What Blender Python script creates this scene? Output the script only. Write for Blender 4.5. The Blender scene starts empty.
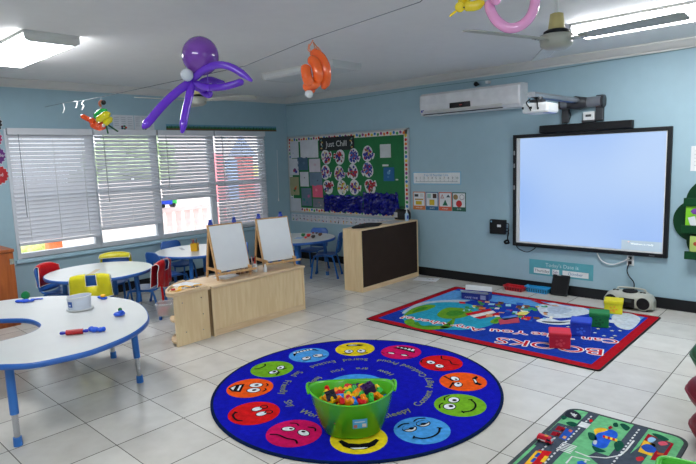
import bpy, bmesh, math, random
import numpy as np
from mathutils import Vector, Matrix, Euler
PI = math.pi
random.seed(7)
SC = bpy.context.scene
COL = SC.collection

# ------------------------------------------------------------------ camera
CAM = Vector((7.1617, -6.3072, 1.6602)); FPX = 555.36
YAW, PITCH, ROLL = 0.7477, 0.13225, -0.03525
fw = Vector((-math.sin(YAW)*math.cos(PITCH), math.cos(YAW)*math.cos(PITCH), -math.sin(PITCH)))
r0 = Vector((math.cos(YAW), math.sin(YAW), 0)); u0 = r0.cross(fw)
rt = math.cos(ROLL)*r0 + math.sin(ROLL)*u0
up = -math.sin(ROLL)*r0 + math.cos(ROLL)*u0
cd = bpy.data.cameras.new('camera'); cam = bpy.data.objects.new('camera', cd); COL.objects.link(cam)
cd.sensor_width = 36; cd.lens = FPX/696*36; cd.clip_start = .05; cd.clip_end = 200
m3 = Matrix((rt, up, -fw)).transposed()
cam.matrix_world = Matrix.Translation(CAM) @ m3.to_4x4()
SC.camera = cam

# ------------------------------------------------------------------ world and exposure
SC.view_settings.view_transform = 'Standard'; SC.view_settings.look = 'None'
SC.view_settings.gamma = 1; SC.view_settings.use_curve_mapping = False
SC.view_settings.exposure = 0.0
W = bpy.data.worlds.new('world'); SC.world = W; W.use_nodes = True
bg = W.node_tree.nodes['Background']; bg.inputs[0].default_value = (.86, .93, 1, 1); bg.inputs[1].default_value = 3.6
LAMP = 27.0          # ceiling fixture diffusers
SC.cycles.max_bounces = 8; SC.cycles.diffuse_bounces = 5; SC.cycles.transparent_max_bounces = 16
SC.cycles.sample_clamp_indirect = 6

# ------------------------------------------------------------------ places (metres; corner of the two walls is the origin)
def ray(a, b): return fw + rt*((a-348)/FPX) - up*((b-232)/FPX)
def F(a, b, z=0.0):
    d = ray(a, b); return CAM + d*((z-CAM.z)/d.z)
def S(a, b, off=0.0):
    d = ray(a, b); return CAM + d*((-off-CAM.y)/d.y)
def Wn(a, b, off=0.0):
    d = ray(a, b); return CAM + d*((off-CAM.x)/d.x)
def A(a, b, d): return CAM + ray(a, b)*d
V = Vector

# ------------------------------------------------------------------ materials
def lin(c):
    return tuple((x/255/12.92 if x/255 <= .04045 else ((x/255+.055)/1.055)**2.4) for x in c)
MATS = {}
def mat(name, rgb, rough=.5, metal=0, var=.08, scale=8, bump=0, bscale=60, emit=0, trans=0, coat=0, alpha=1, spec=.5, sheen=0):
    if name in MATS: return MATS[name]
    m = bpy.data.materials.new(name); m.use_nodes = True; MATS[name] = m
    nt = m.node_tree; N = nt.nodes; L = nt.links; p = N['Principled BSDF']
    c = lin(rgb)
    tc = N.new('ShaderNodeTexCoord')
    no = N.new('ShaderNodeTexNoise'); no.inputs['Scale'].default_value = scale; no.inputs['Detail'].default_value = 3
    L.new(tc.outputs['Object'], no.inputs['Vector'])
    cr = N.new('ShaderNodeValToRGB'); e = cr.color_ramp.elements
    e[0].position = .3; e[1].position = .7
    e[0].color = (*[x*(1-var) for x in c], 1); e[1].color = (*[min(1, x*(1+var)) for x in c], 1)
    L.new(no.outputs['Fac'], cr.inputs['Fac']); L.new(cr.outputs['Color'], p.inputs['Base Color'])
    p.inputs['Roughness'].default_value = rough; p.inputs['Metallic'].default_value = metal
    p.inputs['Specular IOR Level'].default_value = spec
    if coat: p.inputs['Coat Weight'].default_value = coat
    if sheen: p.inputs['Sheen Weight'].default_value = sheen
    if trans: p.inputs['Transmission Weight'].default_value = trans
    if alpha < 1: p.inputs['Alpha'].default_value = alpha
    if emit:
        L.new(cr.outputs['Color'], p.inputs['Emission Color']); p.inputs['Emission Strength'].default_value = emit
    if bump:
        n2 = N.new('ShaderNodeTexNoise'); n2.inputs['Scale'].default_value = bscale; L.new(tc.outputs['Object'], n2.inputs['Vector'])
        bp = N.new('ShaderNodeBump'); bp.inputs['Strength'].default_value = bump; bp.inputs['Distance'].default_value = .01
        L.new(n2.outputs['Fac'], bp.inputs['Height']); L.new(bp.outputs['Normal'], p.inputs['Normal'])
    return m

def wood(name, rgb, rgb2, rough=.4, axis=2, scale=3):
    if name in MATS: return MATS[name]
    m = bpy.data.materials.new(name); m.use_nodes = True; MATS[name] = m
    nt = m.node_tree; N = nt.nodes; L = nt.links; p = N['Principled BSDF']
    tc = N.new('ShaderNodeTexCoord'); mp = N.new('ShaderNodeMapping'); sc = [9, 9, 9]; sc[axis] = 1.0
    mp.inputs['Scale'].default_value = sc; L.new(tc.outputs['Object'], mp.inputs['Vector'])
    no = N.new('ShaderNodeTexNoise'); no.inputs['Scale'].default_value = scale; no.inputs['Detail'].default_value = 4; no.inputs['Distortion'].default_value = .8
    L.new(mp.outputs['Vector'], no.inputs['Vector'])
    cr = N.new('ShaderNodeValToRGB'); e = cr.color_ramp.elements; e[0].position = .35; e[1].position = .65
    e[0].color = (*lin(rgb2), 1); e[1].color = (*lin(rgb), 1)
    L.new(no.outputs['Fac'], cr.inputs['Fac']); L.new(cr.outputs['Color'], p.inputs['Base Color']); p.inputs['Roughness'].default_value = rough
    return m

def floor_mat():
    m = bpy.data.materials.new('floor_tiles'); m.use_nodes = True
    nt = m.node_tree; N = nt.nodes; L = nt.links; p = N['Principled BSDF']
    g = N.new('ShaderNodeNewGeometry'); sx = N.new('ShaderNodeSeparateXYZ'); L.new(g.outputs['Position'], sx.inputs[0])
    def M(op, a, b=None):
        n = N.new('ShaderNodeMath'); n.operation = op
        for i, v in enumerate((a, b)):
            if v is None: continue
            if isinstance(v, (int, float)): n.inputs[i].default_value = v
            else: L.new(v, n.inputs[i])
        return n.outputs[0]
    T = .45
    def tile(axis, off):
        t = M('ADD', M('DIVIDE', axis, T), off); fr = M('FRACT', t)
        return M('MULTIPLY', M('MINIMUM', fr, M('SUBTRACT', 1.0, fr)), T), M('FLOOR', t)
    dx, ix = tile(sx.outputs['X'], 40-4.8284+.0); dy, iy = tile(sx.outputs['Y'], 40+11.0577)
    gx = M('LESS_THAN', dx, .0036); gy = M('LESS_THAN', dy, .0026); grout = M('MAXIMUM', gx, gy)
    cmb = N.new('ShaderNodeCombineXYZ'); L.new(ix, cmb.inputs[0]); L.new(iy, cmb.inputs[1])
    wn = N.new('ShaderNodeTexWhiteNoise'); wn.noise_dimensions = '2D'; L.new(cmb.outputs[0], wn.inputs['Vector'])
    no = N.new('ShaderNodeTexNoise'); no.inputs['Scale'].default_value = 7; no.inputs['Detail'].default_value = 6; L.new(g.outputs['Position'], no.inputs['Vector'])
    k = M('ADD', M('MULTIPLY', wn.outputs['Value'], .35), M('MULTIPLY', no.outputs['Fac'], .65))
    cr = N.new('ShaderNodeValToRGB'); e = cr.color_ramp.elements; e[0].position = .2; e[1].position = .85
    e[0].color = (*lin((196, 192, 184)), 1); e[1].color = (*lin((222, 219, 212)), 1); L.new(k, cr.inputs['Fac'])
    mx = N.new('ShaderNodeMix'); mx.data_type = 'RGBA'; L.new(grout, mx.inputs['Factor']); L.new(cr.outputs['Color'], mx.inputs['A']); mx.inputs['B'].default_value = (*lin((72, 66, 60)), 1)
    L.new(mx.outputs['Result'], p.inputs['Base Color'])
    L.new(M('ADD', M('MULTIPLY', grout, .5), M('ADD', .16, M('MULTIPLY', no.outputs['Fac'], .12))), p.inputs['Roughness'])
    bp = N.new('ShaderNodeBump'); bp.inputs['Strength'].default_value = .25; bp.inputs['Distance'].default_value = .004; bp.invert = True
    L.new(grout, bp.inputs['Height']); L.new(bp.outputs['Normal'], p.inputs['Normal'])
    return m

def glass_mat():
    m = bpy.data.materials.new('window_glass'); m.use_nodes = True
    nt = m.node_tree; N = nt.nodes; L = nt.links; N.remove(N['Principled BSDF'])
    t = N.new('ShaderNodeBsdfTransparent'); gl = N.new('ShaderNodeBsdfGlossy'); gl.inputs['Roughness'].default_value = .02
    fr = N.new('ShaderNodeFresnel'); fr.inputs[0].default_value = 1.45
    mx = N.new('ShaderNodeMixShader'); L.new(fr.outputs[0], mx.inputs[0]); L.new(t.outputs[0], mx.inputs[1]); L.new(gl.outputs[0], mx.inputs[2])
    L.new(mx.outputs[0], N['Material Output'].inputs['Surface']); return m

M_wall = mat('wall_paint', (157, 186, 198), .55, var=.02, bump=.06, bscale=25)
M_ceil = mat('ceiling_paint', (232, 232, 231), .7, var=.015, bump=.05, bscale=18)
M_trim = mat('cornice_paint', (214, 212, 208), .5, var=.01)
M_black = mat('black_rubber', (15, 17, 21), .5, spec=.35)
M_white = mat('white_plastic', (226, 228, 228), .35, var=.02)
M_vinyl = mat('window_vinyl', (206, 212, 218), .4, var=.02)
M_slat = mat('blind_slat', (214, 216, 222), .45, var=.02)
M_maple = wood('maple', (234, 208, 164), (224, 194, 148))
M_maple_y = wood('maple_y', (232, 204, 164), (218, 186, 144), axis=1)
M_pine = wood('pine', (214, 172, 118), (190, 144, 92))
M_orange = wood('orange_wood', (176, 96, 44), (150, 76, 32))
M_brown = mat('brown_panel', (48, 34, 26), .7, var=.1, bump=.1, bscale=200, spec=.25)
M_blue = mat('blue_plastic', (44, 98, 178), .35)
M_navy = mat('blue_metal', (46, 112, 190), .3)
M_chrome = mat('chrome', (200, 200, 205), .2, metal=1, var=.03)
M_lam = mat('table_laminate', (204, 206, 204), .3, var=.03, scale=4)
M_red = mat('red_vinyl', (206, 22, 28), .3, bump=.5, bscale=14)
M_yel = mat('yellow_vinyl', (226, 214, 30), .3, bump=.5, bscale=14)
M_paper = mat('white_paper', (226, 228, 230), .7, var=.02)
M_green = mat('felt_green', (30, 112, 62), .8)
M_dk = mat('dark_ink', (14, 14, 17), .6, spec=.3)
def paint(rgb, rough=.6, **k): return mat('paint_%02x%02x%02x_%d' % (*rgb, int(rough*100)), rgb, rough, **k)
def carpet(rgb): return mat('carpet_%02x%02x%02x' % rgb, rgb, .95, var=.16, scale=30, bump=.5, bscale=260, spec=.1)
def balloon(rgb): return mat('balloon_%02x%02x%02x' % rgb, rgb, .12, var=.04, coat=.5)

# ------------------------------------------------------------------ mesh builder
def text_mesh(s, size):
    c = bpy.data.curves.new('t', 'FONT'); c.body = s; c.size = size; c.align_x = 'CENTER'; c.align_y = 'CENTER'; c.resolution_u = 3
    o = bpy.data.objects.new('t', c); COL.objects.link(o)
    dg = bpy.context.evaluated_depsgraph_get(); dg.update()
    me = o.evaluated_get(dg).to_mesh()
    vs = [v.co.copy() for v in me.vertices]; fs = [tuple(p.vertices) for p in me.polygons]
    o.evaluated_get(dg).to_mesh_clear(); bpy.data.objects.remove(o); bpy.data.curves.remove(c)
    return vs, fs

class B:
    def __init__(s): s.v = []; s.f = []; s.m = []; s.mats = []; s.sm = []
    def mi(s, m):
        if m not in s.mats: s.mats.append(m)
        return s.mats.index(m)
    def add(s, m, vs, fs, smooth=False, X=None):
        o = len(s.v); k = s.mi(m)
        s.v += [(X @ V(v)) if X is not None else V(v) for v in vs]
        for f in fs: s.f.append(tuple(i+o for i in f)); s.m.append(k); s.sm.append(smooth)
        return s
    def box(s, m, lo, hi, bev=0, X=None):
        x0, y0, z0 = lo; x1, y1, z1 = hi
        vs = [(x0,y0,z0),(x1,y0,z0),(x1,y1,z0),(x0,y1,z0),(x0,y0,z1),(x1,y0,z1),(x1,y1,z1),(x0,y1,z1)]
        fs = [(0,3,2,1),(4,5,6,7),(0,1,5,4),(1,2,6,5),(2,3,7,6),(3,0,4,7)]
        if bev:
            bm = bmesh.new(); bv = [bm.verts.new(v) for v in vs]
            for f in fs: bm.faces.new([bv[i] for i in f])
            bmesh.ops.bevel(bm, geom=bm.edges[:], offset=min(bev, .45*min(abs(x1-x0), abs(y1-y0), abs(z1-z0))), segments=2, affect='EDGES', profile=.5)
            bm.verts.index_update(); vs = [v.co.copy() for v in bm.verts]; fs = [tuple(v.index for v in f.verts) for f in bm.faces]; bm.free()
        return s.add(m, vs, fs, False, X)
    def loft(s, m, rings, closed=True, cap=True, smooth=True, X=None):
        n = len(rings[0]); vs = [V(p) for r in rings for p in r]; fs = []
        for i in range(len(rings)-1):
            for j in range(n if closed else n-1):
                a = i*n+j; b = i*n+(j+1) % n; fs.append((a, b, b+n, a+n))
        s.add(m, vs, fs, smooth, X)
        if cap:
            s.add(m, [V(p) for p in rings[0]], [tuple(reversed(range(n)))], False, X)
            s.add(m, [V(p) for p in rings[-1]], [tuple(range(n))], False, X)
        return s
    def tube(s, m, pts, r, n=10, cap=True, X=None, closed=False):
        P = [V(p) for p in pts]; k = len(P); R_ = r if isinstance(r, (list, tuple)) else [r]*k
        rings = []; ref = None
        for i in range(k):
            if closed: t = P[(i+1) % k]-P[i-1]
            else: t = P[min(i+1, k-1)]-P[max(i-1, 0)]
            t.normalize()
            if ref is None: ref = t.orthogonal().normalized()
            ref = (ref - t*ref.dot(t)); ref = ref.normalized() if ref.length > 1e-6 else t.orthogonal().normalized()
            b = t.cross(ref)
            rings.append([P[i] + (ref*math.cos(2*PI*j/n) + b*math.sin(2*PI*j/n))*R_[i] for j in range(n)])
        if closed: rings.append(rings[0])
        return s.loft(m, rings, cap=cap and not closed, X=X)
    def cyl(s, m, p0, p1, r, r2=None, n=20, X=None):
        p0 = V(p0); p1 = V(p1); t = (p1-p0).normalized(); a = t.orthogonal().normalized(); b = t.cross(a); r2 = r if r2 is None else r2
        return s.loft(m, [[p + (a*math.cos(2*PI*j/n)+b*math.sin(2*PI*j/n))*q for j in range(n)] for p, q in ((p0, r), (p1, r2))], X=X)
    def lathe(s, m, prof, n=28, sx=1, sy=1, X=None, cap=True, smooth=True):
        return s.loft(m, [[(r*sx*math.cos(2*PI*j/n), r*sy*math.sin(2*PI*j/n), z) for j in range(n)] for r, z in prof], cap=cap, X=X, smooth=smooth)
    def ball(s, m, c, r, n=18, X=None):
        r = r if isinstance(r, (tuple, list)) else (r, r, r); c = V(c)
        rings = []
        for i in range(n//2+1):
            a = -PI/2 + PI*i/(n//2); q = max(math.cos(a), 1e-3)
            rings.append([(c.x+r[0]*q*math.cos(2*PI*j/n), c.y+r[1]*q*math.sin(2*PI*j/n), c.z+r[2]*math.sin(a)) for j in range(n)])
        return s.loft(m, rings, cap=False, X=X)
    def prism(s, m, poly, z0, z1, X=None, m2=None, smooth=False):
        n = len(poly); a = sum(poly[i][0]*poly[(i+1) % n][1]-poly[(i+1) % n][0]*poly[i][1] for i in range(n))
        if a < 0: poly = poly[::-1]
        vs = [(p[0], p[1], z0) for p in poly] + [(p[0], p[1], z1) for p in poly]
        s.add(m, vs, [tuple(reversed(range(n))), tuple(range(n, 2*n))], False, X)
        s.add(m2 or m, vs, [(i, (i+1) % n, (i+1) % n+n, i+n) for i in range(n)], smooth, X); return s
    def flat(s, m, poly, z, X=None):
        n = len(poly); a = sum(poly[i][0]*poly[(i+1) % n][1]-poly[(i+1) % n][0]*poly[i][1] for i in range(n))
        if a < 0: poly = poly[::-1]
        return s.add(m, [(p[0], p[1], z) for p in poly], [tuple(range(n))], False, X)
    def disc(s, m, cx, cy, rx, ry, z, a=0, X=None, n=32):
        return s.flat(m, [(cx+rx*math.cos(t)*math.cos(a)-ry*math.sin(t)*math.sin(a), cy+rx*math.cos(t)*math.sin(a)+ry*math.sin(t)*math.cos(a)) for t in [2*PI*i/n for i in range(n)]], z, X)
    def stroke(s, m, pts, w, z, X=None):
        P = [V((p[0], p[1])) for p in pts]; L = []; Rr = []
        for i in range(len(P)):
            t = (P[min(i+1, len(P)-1)]-P[max(i-1, 0)]).normalized(); q = V((-t.y, t.x))*w/2
            L.append(P[i]+q); Rr.append(P[i]-q)
        n = len(P); vs = [(*p, z) for p in L] + [(*p, z) for p in Rr]
        return s.add(m, vs, [(i+n, i+n+1, i+1, i) for i in range(n-1)], False, X)
    def text(s, m, t, size, X, z=0, fn=None):
        vs, fs = text_mesh(t, size)
        if fn: vs = [fn(v) for v in vs]
        else: vs = [V((v.x, v.y, z)) for v in vs]
        return s.add(m, vs, fs, False, X)
    def build(s, name, parent=None, loc=None, weld=False):
        me = bpy.data.meshes.new(name); me.from_pydata([tuple(v) for v in s.v], [], s.f)
        for m in s.mats: me.materials.append(m)
        me.polygons.foreach_set('material_index', s.m); me.polygons.foreach_set('use_smooth', s.sm); me.update()
        if loc is not None: me.transform(Matrix.Translation(-V(loc)))
        o = bpy.data.objects.new(name, me); COL.objects.link(o)
        if parent is not None: o.parent = parent
        if loc is not None: o.location = loc
        return o

def thing(name, label, cat, loc=(0, 0, 0), rz=0, group=None):
    o = bpy.data.objects.new(name, None); COL.objects.link(o); o.empty_display_size = .05
    o.location = loc; o.rotation_euler = (0, 0, rz); return tag(o, label, cat, group)
def tag(o, label=None, cat=None, group=None, kind=None):
    if label: o['label'] = label
    if cat: o['category'] = cat
    if group: o['group'] = group
    if kind: o['kind'] = kind
    return o
def struct(o): o['kind'] = 'structure'; return o
def dup(root, loc, rz=None, label=None, group=None, rot=None):
    r = root.copy(); COL.objects.link(r); r.location = loc
    if rz is not None: r.rotation_euler = (0, 0, rz)
    if rot is not None: r.rotation_euler = rot
    if label: r['label'] = label
    if group: r['group'] = group
    for ch in list(root.children):
        c = ch.copy(); COL.objects.link(c); c.parent = r
        for g in list(ch.children):
            d = g.copy(); COL.objects.link(d); d.parent = c
    return r
def spline(pts, k=6, closed=False):
    P = [V(p) for p in pts]; n = len(P); out = []
    for i in range(n if closed else n-1):
        g = (lambda j: P[j % n]) if closed else (lambda j: P[max(0, min(n-1, j))])
        p0, p1, p2, p3 = g(i-1), g(i), g(i+1), g(i+2)
        for t in [q/k for q in range(k)]:
            out.append(.5*((2*p1)+(p2-p0)*t+(2*p0-5*p1+4*p2-p3)*t*t+(3*p1-p0-3*p2+p3)*t**3))
    if not closed: out.append(P[-1])
    return out
def rrect(x0, y0, x1, y1, r, n=6):
    out = []
    for cx, cy, a in ((x1-r, y1-r, 0), (x0+r, y1-r, 90), (x0+r, y0+r, 180), (x1-r, y0+r, 270)):
        for i in range(n+1):
            t = math.radians(a+90*i/n); out.append((cx+r*math.cos(t), cy+r*math.sin(t)))
    return out
# frames that lay a flat drawing (x right, y up, z out) on the two walls
def on_screen_wall(x, z, off=0): return Matrix(((1,0,0,x),(0,0,-1,-off),(0,1,0,z),(0,0,0,1)))
def on_window_wall(y, z, off=0): return Matrix(((0,0,1,off),(1,0,0,y),(0,1,0,z),(0,0,0,1)))

# ================================================================== the setting
XE, YE, CZ, HC = 9.2, -8.4, 2.68, 2.59
struct(B().box(floor_mat(), (-.15, YE-.1, -.1), (XE+.1, .15, 0)).build('floor'))
struct(B().box(M_ceil, (-.15, YE-.1, CZ), (XE+.1, .15, CZ+.1)).build('ceiling'))
wy0, wy1, wz0, wz1 = -4.24, -.52, .62, 2.12
b = B(); b.box(M_wall, (-.15, YE-.1, 0), (0, wy0, CZ)); b.box(M_wall, (-.15, wy1, 0), (0, 0, CZ))
b.box(M_wall, (-.15, wy0, 0), (0, wy1, wz0)); b.box(M_wall, (-.15, wy0, wz1), (0, wy1, CZ)); struct(b.build('wall_left'))
struct(B().box(M_wall, (-.15, 0, 0), (XE+.1, .15, CZ)).build('wall_back'))
struct(B().box(M_wall, (XE, YE-.1, 0), (XE+.1, 0, CZ)).build('wall_right'))
struct(B().box(M_wall, (0, YE-.1, 0), (XE, YE, CZ)).build('wall_front'))
def cornice(name, a, b_, n):
    prof = [(0, HC), (.012, HC), (.012, HC+.018), (.03, HC+.026), (.055, HC+.05), (.075, HC+.072), (.09, HC+.076), (.09, CZ), (0, CZ)]
    a = V(a); b_ = V(b_); n = V(n)
    bb = B(); bb.loft(M_trim, [[p+n*q[0]+V((0, 0, q[1])) for q in prof] for p in (a, b_)], smooth=False); struct(bb.build(name))
cornice('trim_1', (0, 0, 0), (XE, 0, 0), (0, -1, 0)); cornice('trim_2', (0, YE, 0), (0, 0, 0), (1, 0, 0))
cornice('trim_3', (XE, 0, 0), (XE, YE, 0), (-1, 0, 0)); cornice('trim_4', (XE, YE, 0), (0, YE, 0), (0, 1, 0))
struct(B().box(M_black, (0, -.012, 0), (XE, 0, .115)).build('baseboard_back'))
struct(B().box(M_black, (0, YE, 0), (.012, -.012, .115)).build('baseboard_left'))
# window sill and outer casing
b = B(); b.box(paint((172, 206, 220), .5), (-.14, wy0-.03, wz0-.045), (.035, wy1+.03, wz0), .006); struct(b.build('trim_5'))
b = B()
for lo, hi in (((-.02, wy0-.005, wz0), (.012, wy0+.035, wz1)), ((-.02, wy1-.035, wz0), (.012, wy1+.005, wz1))): b.box(M_vinyl, lo, hi, .003)
struct(b.build('trim_6'))
edges = [-4.24, -3.27, -2.405, -1.49, -.52]
M_glass = glass_mat()
for i in range(4):
    y0, y1 = edges[i], edges[i+1]
    w = bpy.data.objects.new('window_%d' % (i+1), None); COL.objects.link(w); w.location = (0, (y0+y1)/2, wz0); struct(w)
    h = (y1-y0)/2; b = B(); t = .045; H = wz1-wz0
    b.box(M_vinyl, (-.12, -h, 0), (-.04, -h+t, H), .004); b.box(M_vinyl, (-.12, h-t, 0), (-.04, h, H), .004)
    b.box(M_vinyl, (-.12, -h+t, 0), (-.04, h-t, t+.015), .004); b.box(M_vinyl, (-.12, -h+t, H-t), (-.04, h-t, H), .004)
    b.box(M_vinyl, (-.105, -h+t, H*.47), (-.045, h-t, H*.47+.05), .004)
    b.build('window_frame', w)
    B().box(M_glass, (-.085, -h+t, t+.015), (-.080, h-t, H*.47)).build('lower_pane', w)
    B().box(M_glass, (-.095, -h+t, H*.47+.05), (-.090, h-t, H-t)).build('upper_pane', w)

# ================================================================== ceiling lights
M_lit = mat('lit_diffuser', (250, 252, 255), .4, emit=LAMP, var=.0)
M_unlit = mat('unlit_diffuser', (214, 216, 216), .3, var=.02)
M_fix = mat('fixture_metal', (208, 208, 204), .4, var=.02)
def ceiling_light(label, x0, x1, y0, y1, lit, group=None):
    t = thing('ceiling_light', label, 'ceiling light', ((x0+x1)/2, (y0+y1)/2, CZ), 0, group)
    hx, hy = (x1-x0)/2, (y1-y0)/2
    B().box(M_fix, (-hx, -hy, -.022), (hx, hy, 0), .003).build('housing', t)
    prof = [(-hy+.006, -.022), (-hy+.01, -.06), (-hy+.04, -.078), (hy-.04, -.078), (hy-.01, -.06), (hy-.006, -.022)]
    B().loft(M_lit if lit else M_unlit, [[(x, p[0], p[1]) for p in prof] for x in (-hx+.02, hx-.02)], smooth=False).build('diffuser', t)
    for sx in (-1, 1):
        xa, xb = sorted((sx*hx, sx*(hx-.02)))
        B().loft(M_fix, [[(x, p[0]*1.03, p[1]*1.04) for p in prof] for x in (xa, xb)], smooth=False).build('end_cap', t)
    return t
ceiling_light('lit fluorescent ceiling light at the upper left of the photo', 1.32, 2.58, -4.78, -4.38, True)
ceiling_light('unlit fluorescent ceiling light above the easels, nearest the wall corner', 1.90, 3.06, -2.03, -1.58, False)
ceiling_light('lit fluorescent ceiling light at the upper right above the screen', 5.33, 6.88, -1.60, -1.20, True)
ceiling_light('added fluorescent fill light, unseen, off to the right of the view', 7.2, 8.7, -5.2, -4.87, True)  # out-of-view fixture added as fill light for the room
ceiling_light('added unseen fluorescent fill light over the left of the viewpoint', 4.2, 5.7, -6.4, -6.07, True)  # second unseen fixture behind the camera, added for fill

# ================================================================== window blinds
def blind(i, zb, tilt, label, wx):
    y0, y1 = edges[i]+.02, edges[i+1]-.015; w = (y1-y0)/2; ztop = 2.06
    t = thing('window_blind', label, 'window blind', (.03, (y0+y1)/2, 2.13))
    B().box(M_slat, (-.03, -w-.005, -.075), (.035, w+.005, 0), .004).build('head_rail', t)
    b = B(); z = -.10; pitch = .0475; zend = zb-2.13+.03
    while z > zend:
        dx = .027*math.cos(tilt); dz = .027*math.sin(tilt)
        b.add(M_slat, [(-dx, -w, z+dz), (dx, -w, z-dz), (dx, w, z-dz), (-dx, w, z+dz), (-dx, -w, z+dz+.003), (dx, -w, z-dz+.003), (dx, w, z-dz+.003), (-dx, w, z+dz+.003)],
              [(0, 3, 2, 1), (4, 5, 6, 7), (0, 1, 5, 4), (1, 2, 6, 5), (2, 3, 7, 6), (3, 0, 4, 7)]); z -= pitch
    b.build('slats', t)
    n_extra = int((zb-.66)/pitch*.55)
    B().box(M_slat, (-.026, -w, zend-.02), (.026, w, zend+.012+n_extra*.0022), .004).build('bottom_rail', t)
    for s_ in (-.72, 0, .72):
        B().box(M_white, (.024, s_*w-.002, zend), (.0275, s_*w+.002, -.075)).build('ladder_cord', t)
    B().cyl(mat('wand_plastic', (150, 155, 160), .3), (.045, -w+.1, -.07), (.05, -w+.1, -.07-wx), .004, n=8).build('tilt_wand', t)
    return t
blind(0, .77, .92, 'leftmost of the four white slatted blinds, nearly closed down to the sill', .95)
blind(1, .84, .78, 'white slatted blind second from the left, stopped a little above the sill', .85)
blind(2, 1.15, .74, 'white slatted blind pulled half way up, showing the pink railing outside', .75)
blind(3, .655, .70, 'rightmost of the four white slatted blinds, colourful playhouse showing through', .75)
b = B(); P = [Wn(277, 150, .02), Wn(278, 180, .02), Wn(278.5, 198, .02)]
b.tube(M_white, P, .0035, 6); b.cyl(M_white, P[-1], P[-1]-V((0, 0, .05)), .006, .012, 8)
tag(b.build('blind_cord'), 'white pull cord with tassel hanging beside the rightmost blind', 'cord')

# ================================================================== outside
struct(B().box(paint((214, 204, 192), .8), (-9, -12, -.35), (-.16, 5, -.25)).build('trim_7'))
M_pink = mat('pale_pink_paint', (236, 206, 200), .6)
t = thing('porch_railing', 'pale pink porch railing seen below the half raised blind', 'railing', (-1.7, 1.35, -.25))
B().box(M_pink, (-.05, -2.95, 1.08), (.05, 3, 1.17), .01).build('top_rail', t)
B().box(M_pink, (-.03, -2.95, .3), (.03, 3, .36), .01).build('bottom_rail', t)
for k in range(33):
    y = -2.95+.09+k*.18
    B().box(M_pink, (-.015, y-.055, 0), (.015, y+.055, 1.1), .004).build('baluster', t)
t = thing('playhouse', 'red, blue and yellow playhouse with grey pointed roof outside the right window', 'playhouse', (-4.2, 2.0, -.25))
B().box(paint((236, 140, 148)), (-.05, -.72, 0), (.05, -.42, 2.15)).build('red_panel', t)
B().box(paint((160, 186, 228)), (-.05, -.30, 0), (.05, -.02, 2.0)).build('blue_panel', t)
B().box(paint((236, 120, 116)), (-.05, -.02, 1.0), (.05, .46, 2.05)).build('coral_panel', t)
B().box(paint((244, 232, 140)), (-.05, .46, 1.55), (.05, .74, 1.85)).build('yellow_panel', t)
B().box(paint((196, 206, 234)), (-.05, .0, 0), (.05, .74, 1.0)).build('lower_blue_panel', t)
B().box(paint((214, 170, 190)), (-.02, -.42, 0), (.02, .9, 1.6)).build('rear_panel', t)
B().loft(paint((150, 160, 188)), [[(-.3, -.05, 2.05), (.3, -.05, 2.05), (.3, .40, 2.05), (-.3, .40, 2.05)], [(-.02, .15, 2.55), (.02, .15, 2.55), (.02, .19, 2.55), (-.02, .19, 2.55)]], smooth=False).build('roof', t)
def bush(name, label, loc, r, rgb, group=None):
    t = thing(name, label, 'shrub', loc, 0, group); b = B(); m = mat('leaf_%02x%02x%02x' % rgb, rgb, .8, var=.4, scale=5)
    for k in range(60):
        a = random.uniform(0, 2*PI); e = random.uniform(-.4, 1.4); q = random.uniform(.6, 1)
        b.ball(m, (r*q*math.cos(a)*math.cos(e)*.6, r*q*math.sin(a)*math.cos(e), r*1.1+r*q*math.sin(e)), (r*.25, r*.25, r*.2), 8)
    b.build('foliage', t); B().cyl(M_brown, (0, 0, 0), (0, 0, r*1.1), .07, .05, 8).build('trunk', t)
bush('shrub', 'green tree outside seen through the top of the second blind', (-7.5, .9, -.3), 1.35, (186, 204, 160))
bush('shrub', 'pale green shrub outside low behind the leftmost blind', (-2.9, Wn(36, 249, -2.9).y, -.3), .34, (200, 218, 130))
q = Wn(54, 247, -2.2); q2 = Wn(47, 247, -2.2); q3 = Wn(61, 247, -2.2)
b = B(); b.box(paint((232, 120, 66)), (-2.3, q2.y, -.25), (-2.1, q3.y, q.z+.35), .02)
tag(b.build('orange_planter', loc=(-2.2, q.y, -.25)), 'orange box outside visible under the leftmost blind', 'planter')
b = B(); b.box(paint((236, 226, 220)), (-6.6, -9, -.25), (-6.4, 12, 1.25)); tag(b.build('garden_wall', loc=(-6.5, -2, -.25)), 'long low pale garden wall far outside the windows', 'wall')
b = B(); b.box(paint((226, 214, 212)), (-9.0, 2.6, -.25), (-8.4, 12, 3.2)); b.box(paint((190, 180, 176)), (-9.2, 2.4, 3.2), (-8.2, 12, 3.35)); tag(b.build('neighbour_building', loc=(-8.7, 6, -.25)), 'pale building outside behind the railing and the playhouse', 'building')
t = thing('toy_truck', 'small blue and green toy truck on the pink railing outside', 'toy', (-1.7, -2.55, .93))
q = Wn(167.5, 208, -1.7); t.location = (-1.7, q.y, .92)
B().box(paint((40, 70, 200), .3), (-.05, -.16, .05), (.05, .08, .13), .01).build('body', t)
B().box(paint((60, 190, 80), .3), (-.045, .08, .05), (.045, .17, .17), .01).build('cab', t)
for yy in (-.1, .1): B().cyl(M_black, (-.055, yy, .035), (.055, yy, .035), .035, n=14).build('wheel', t)

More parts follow.
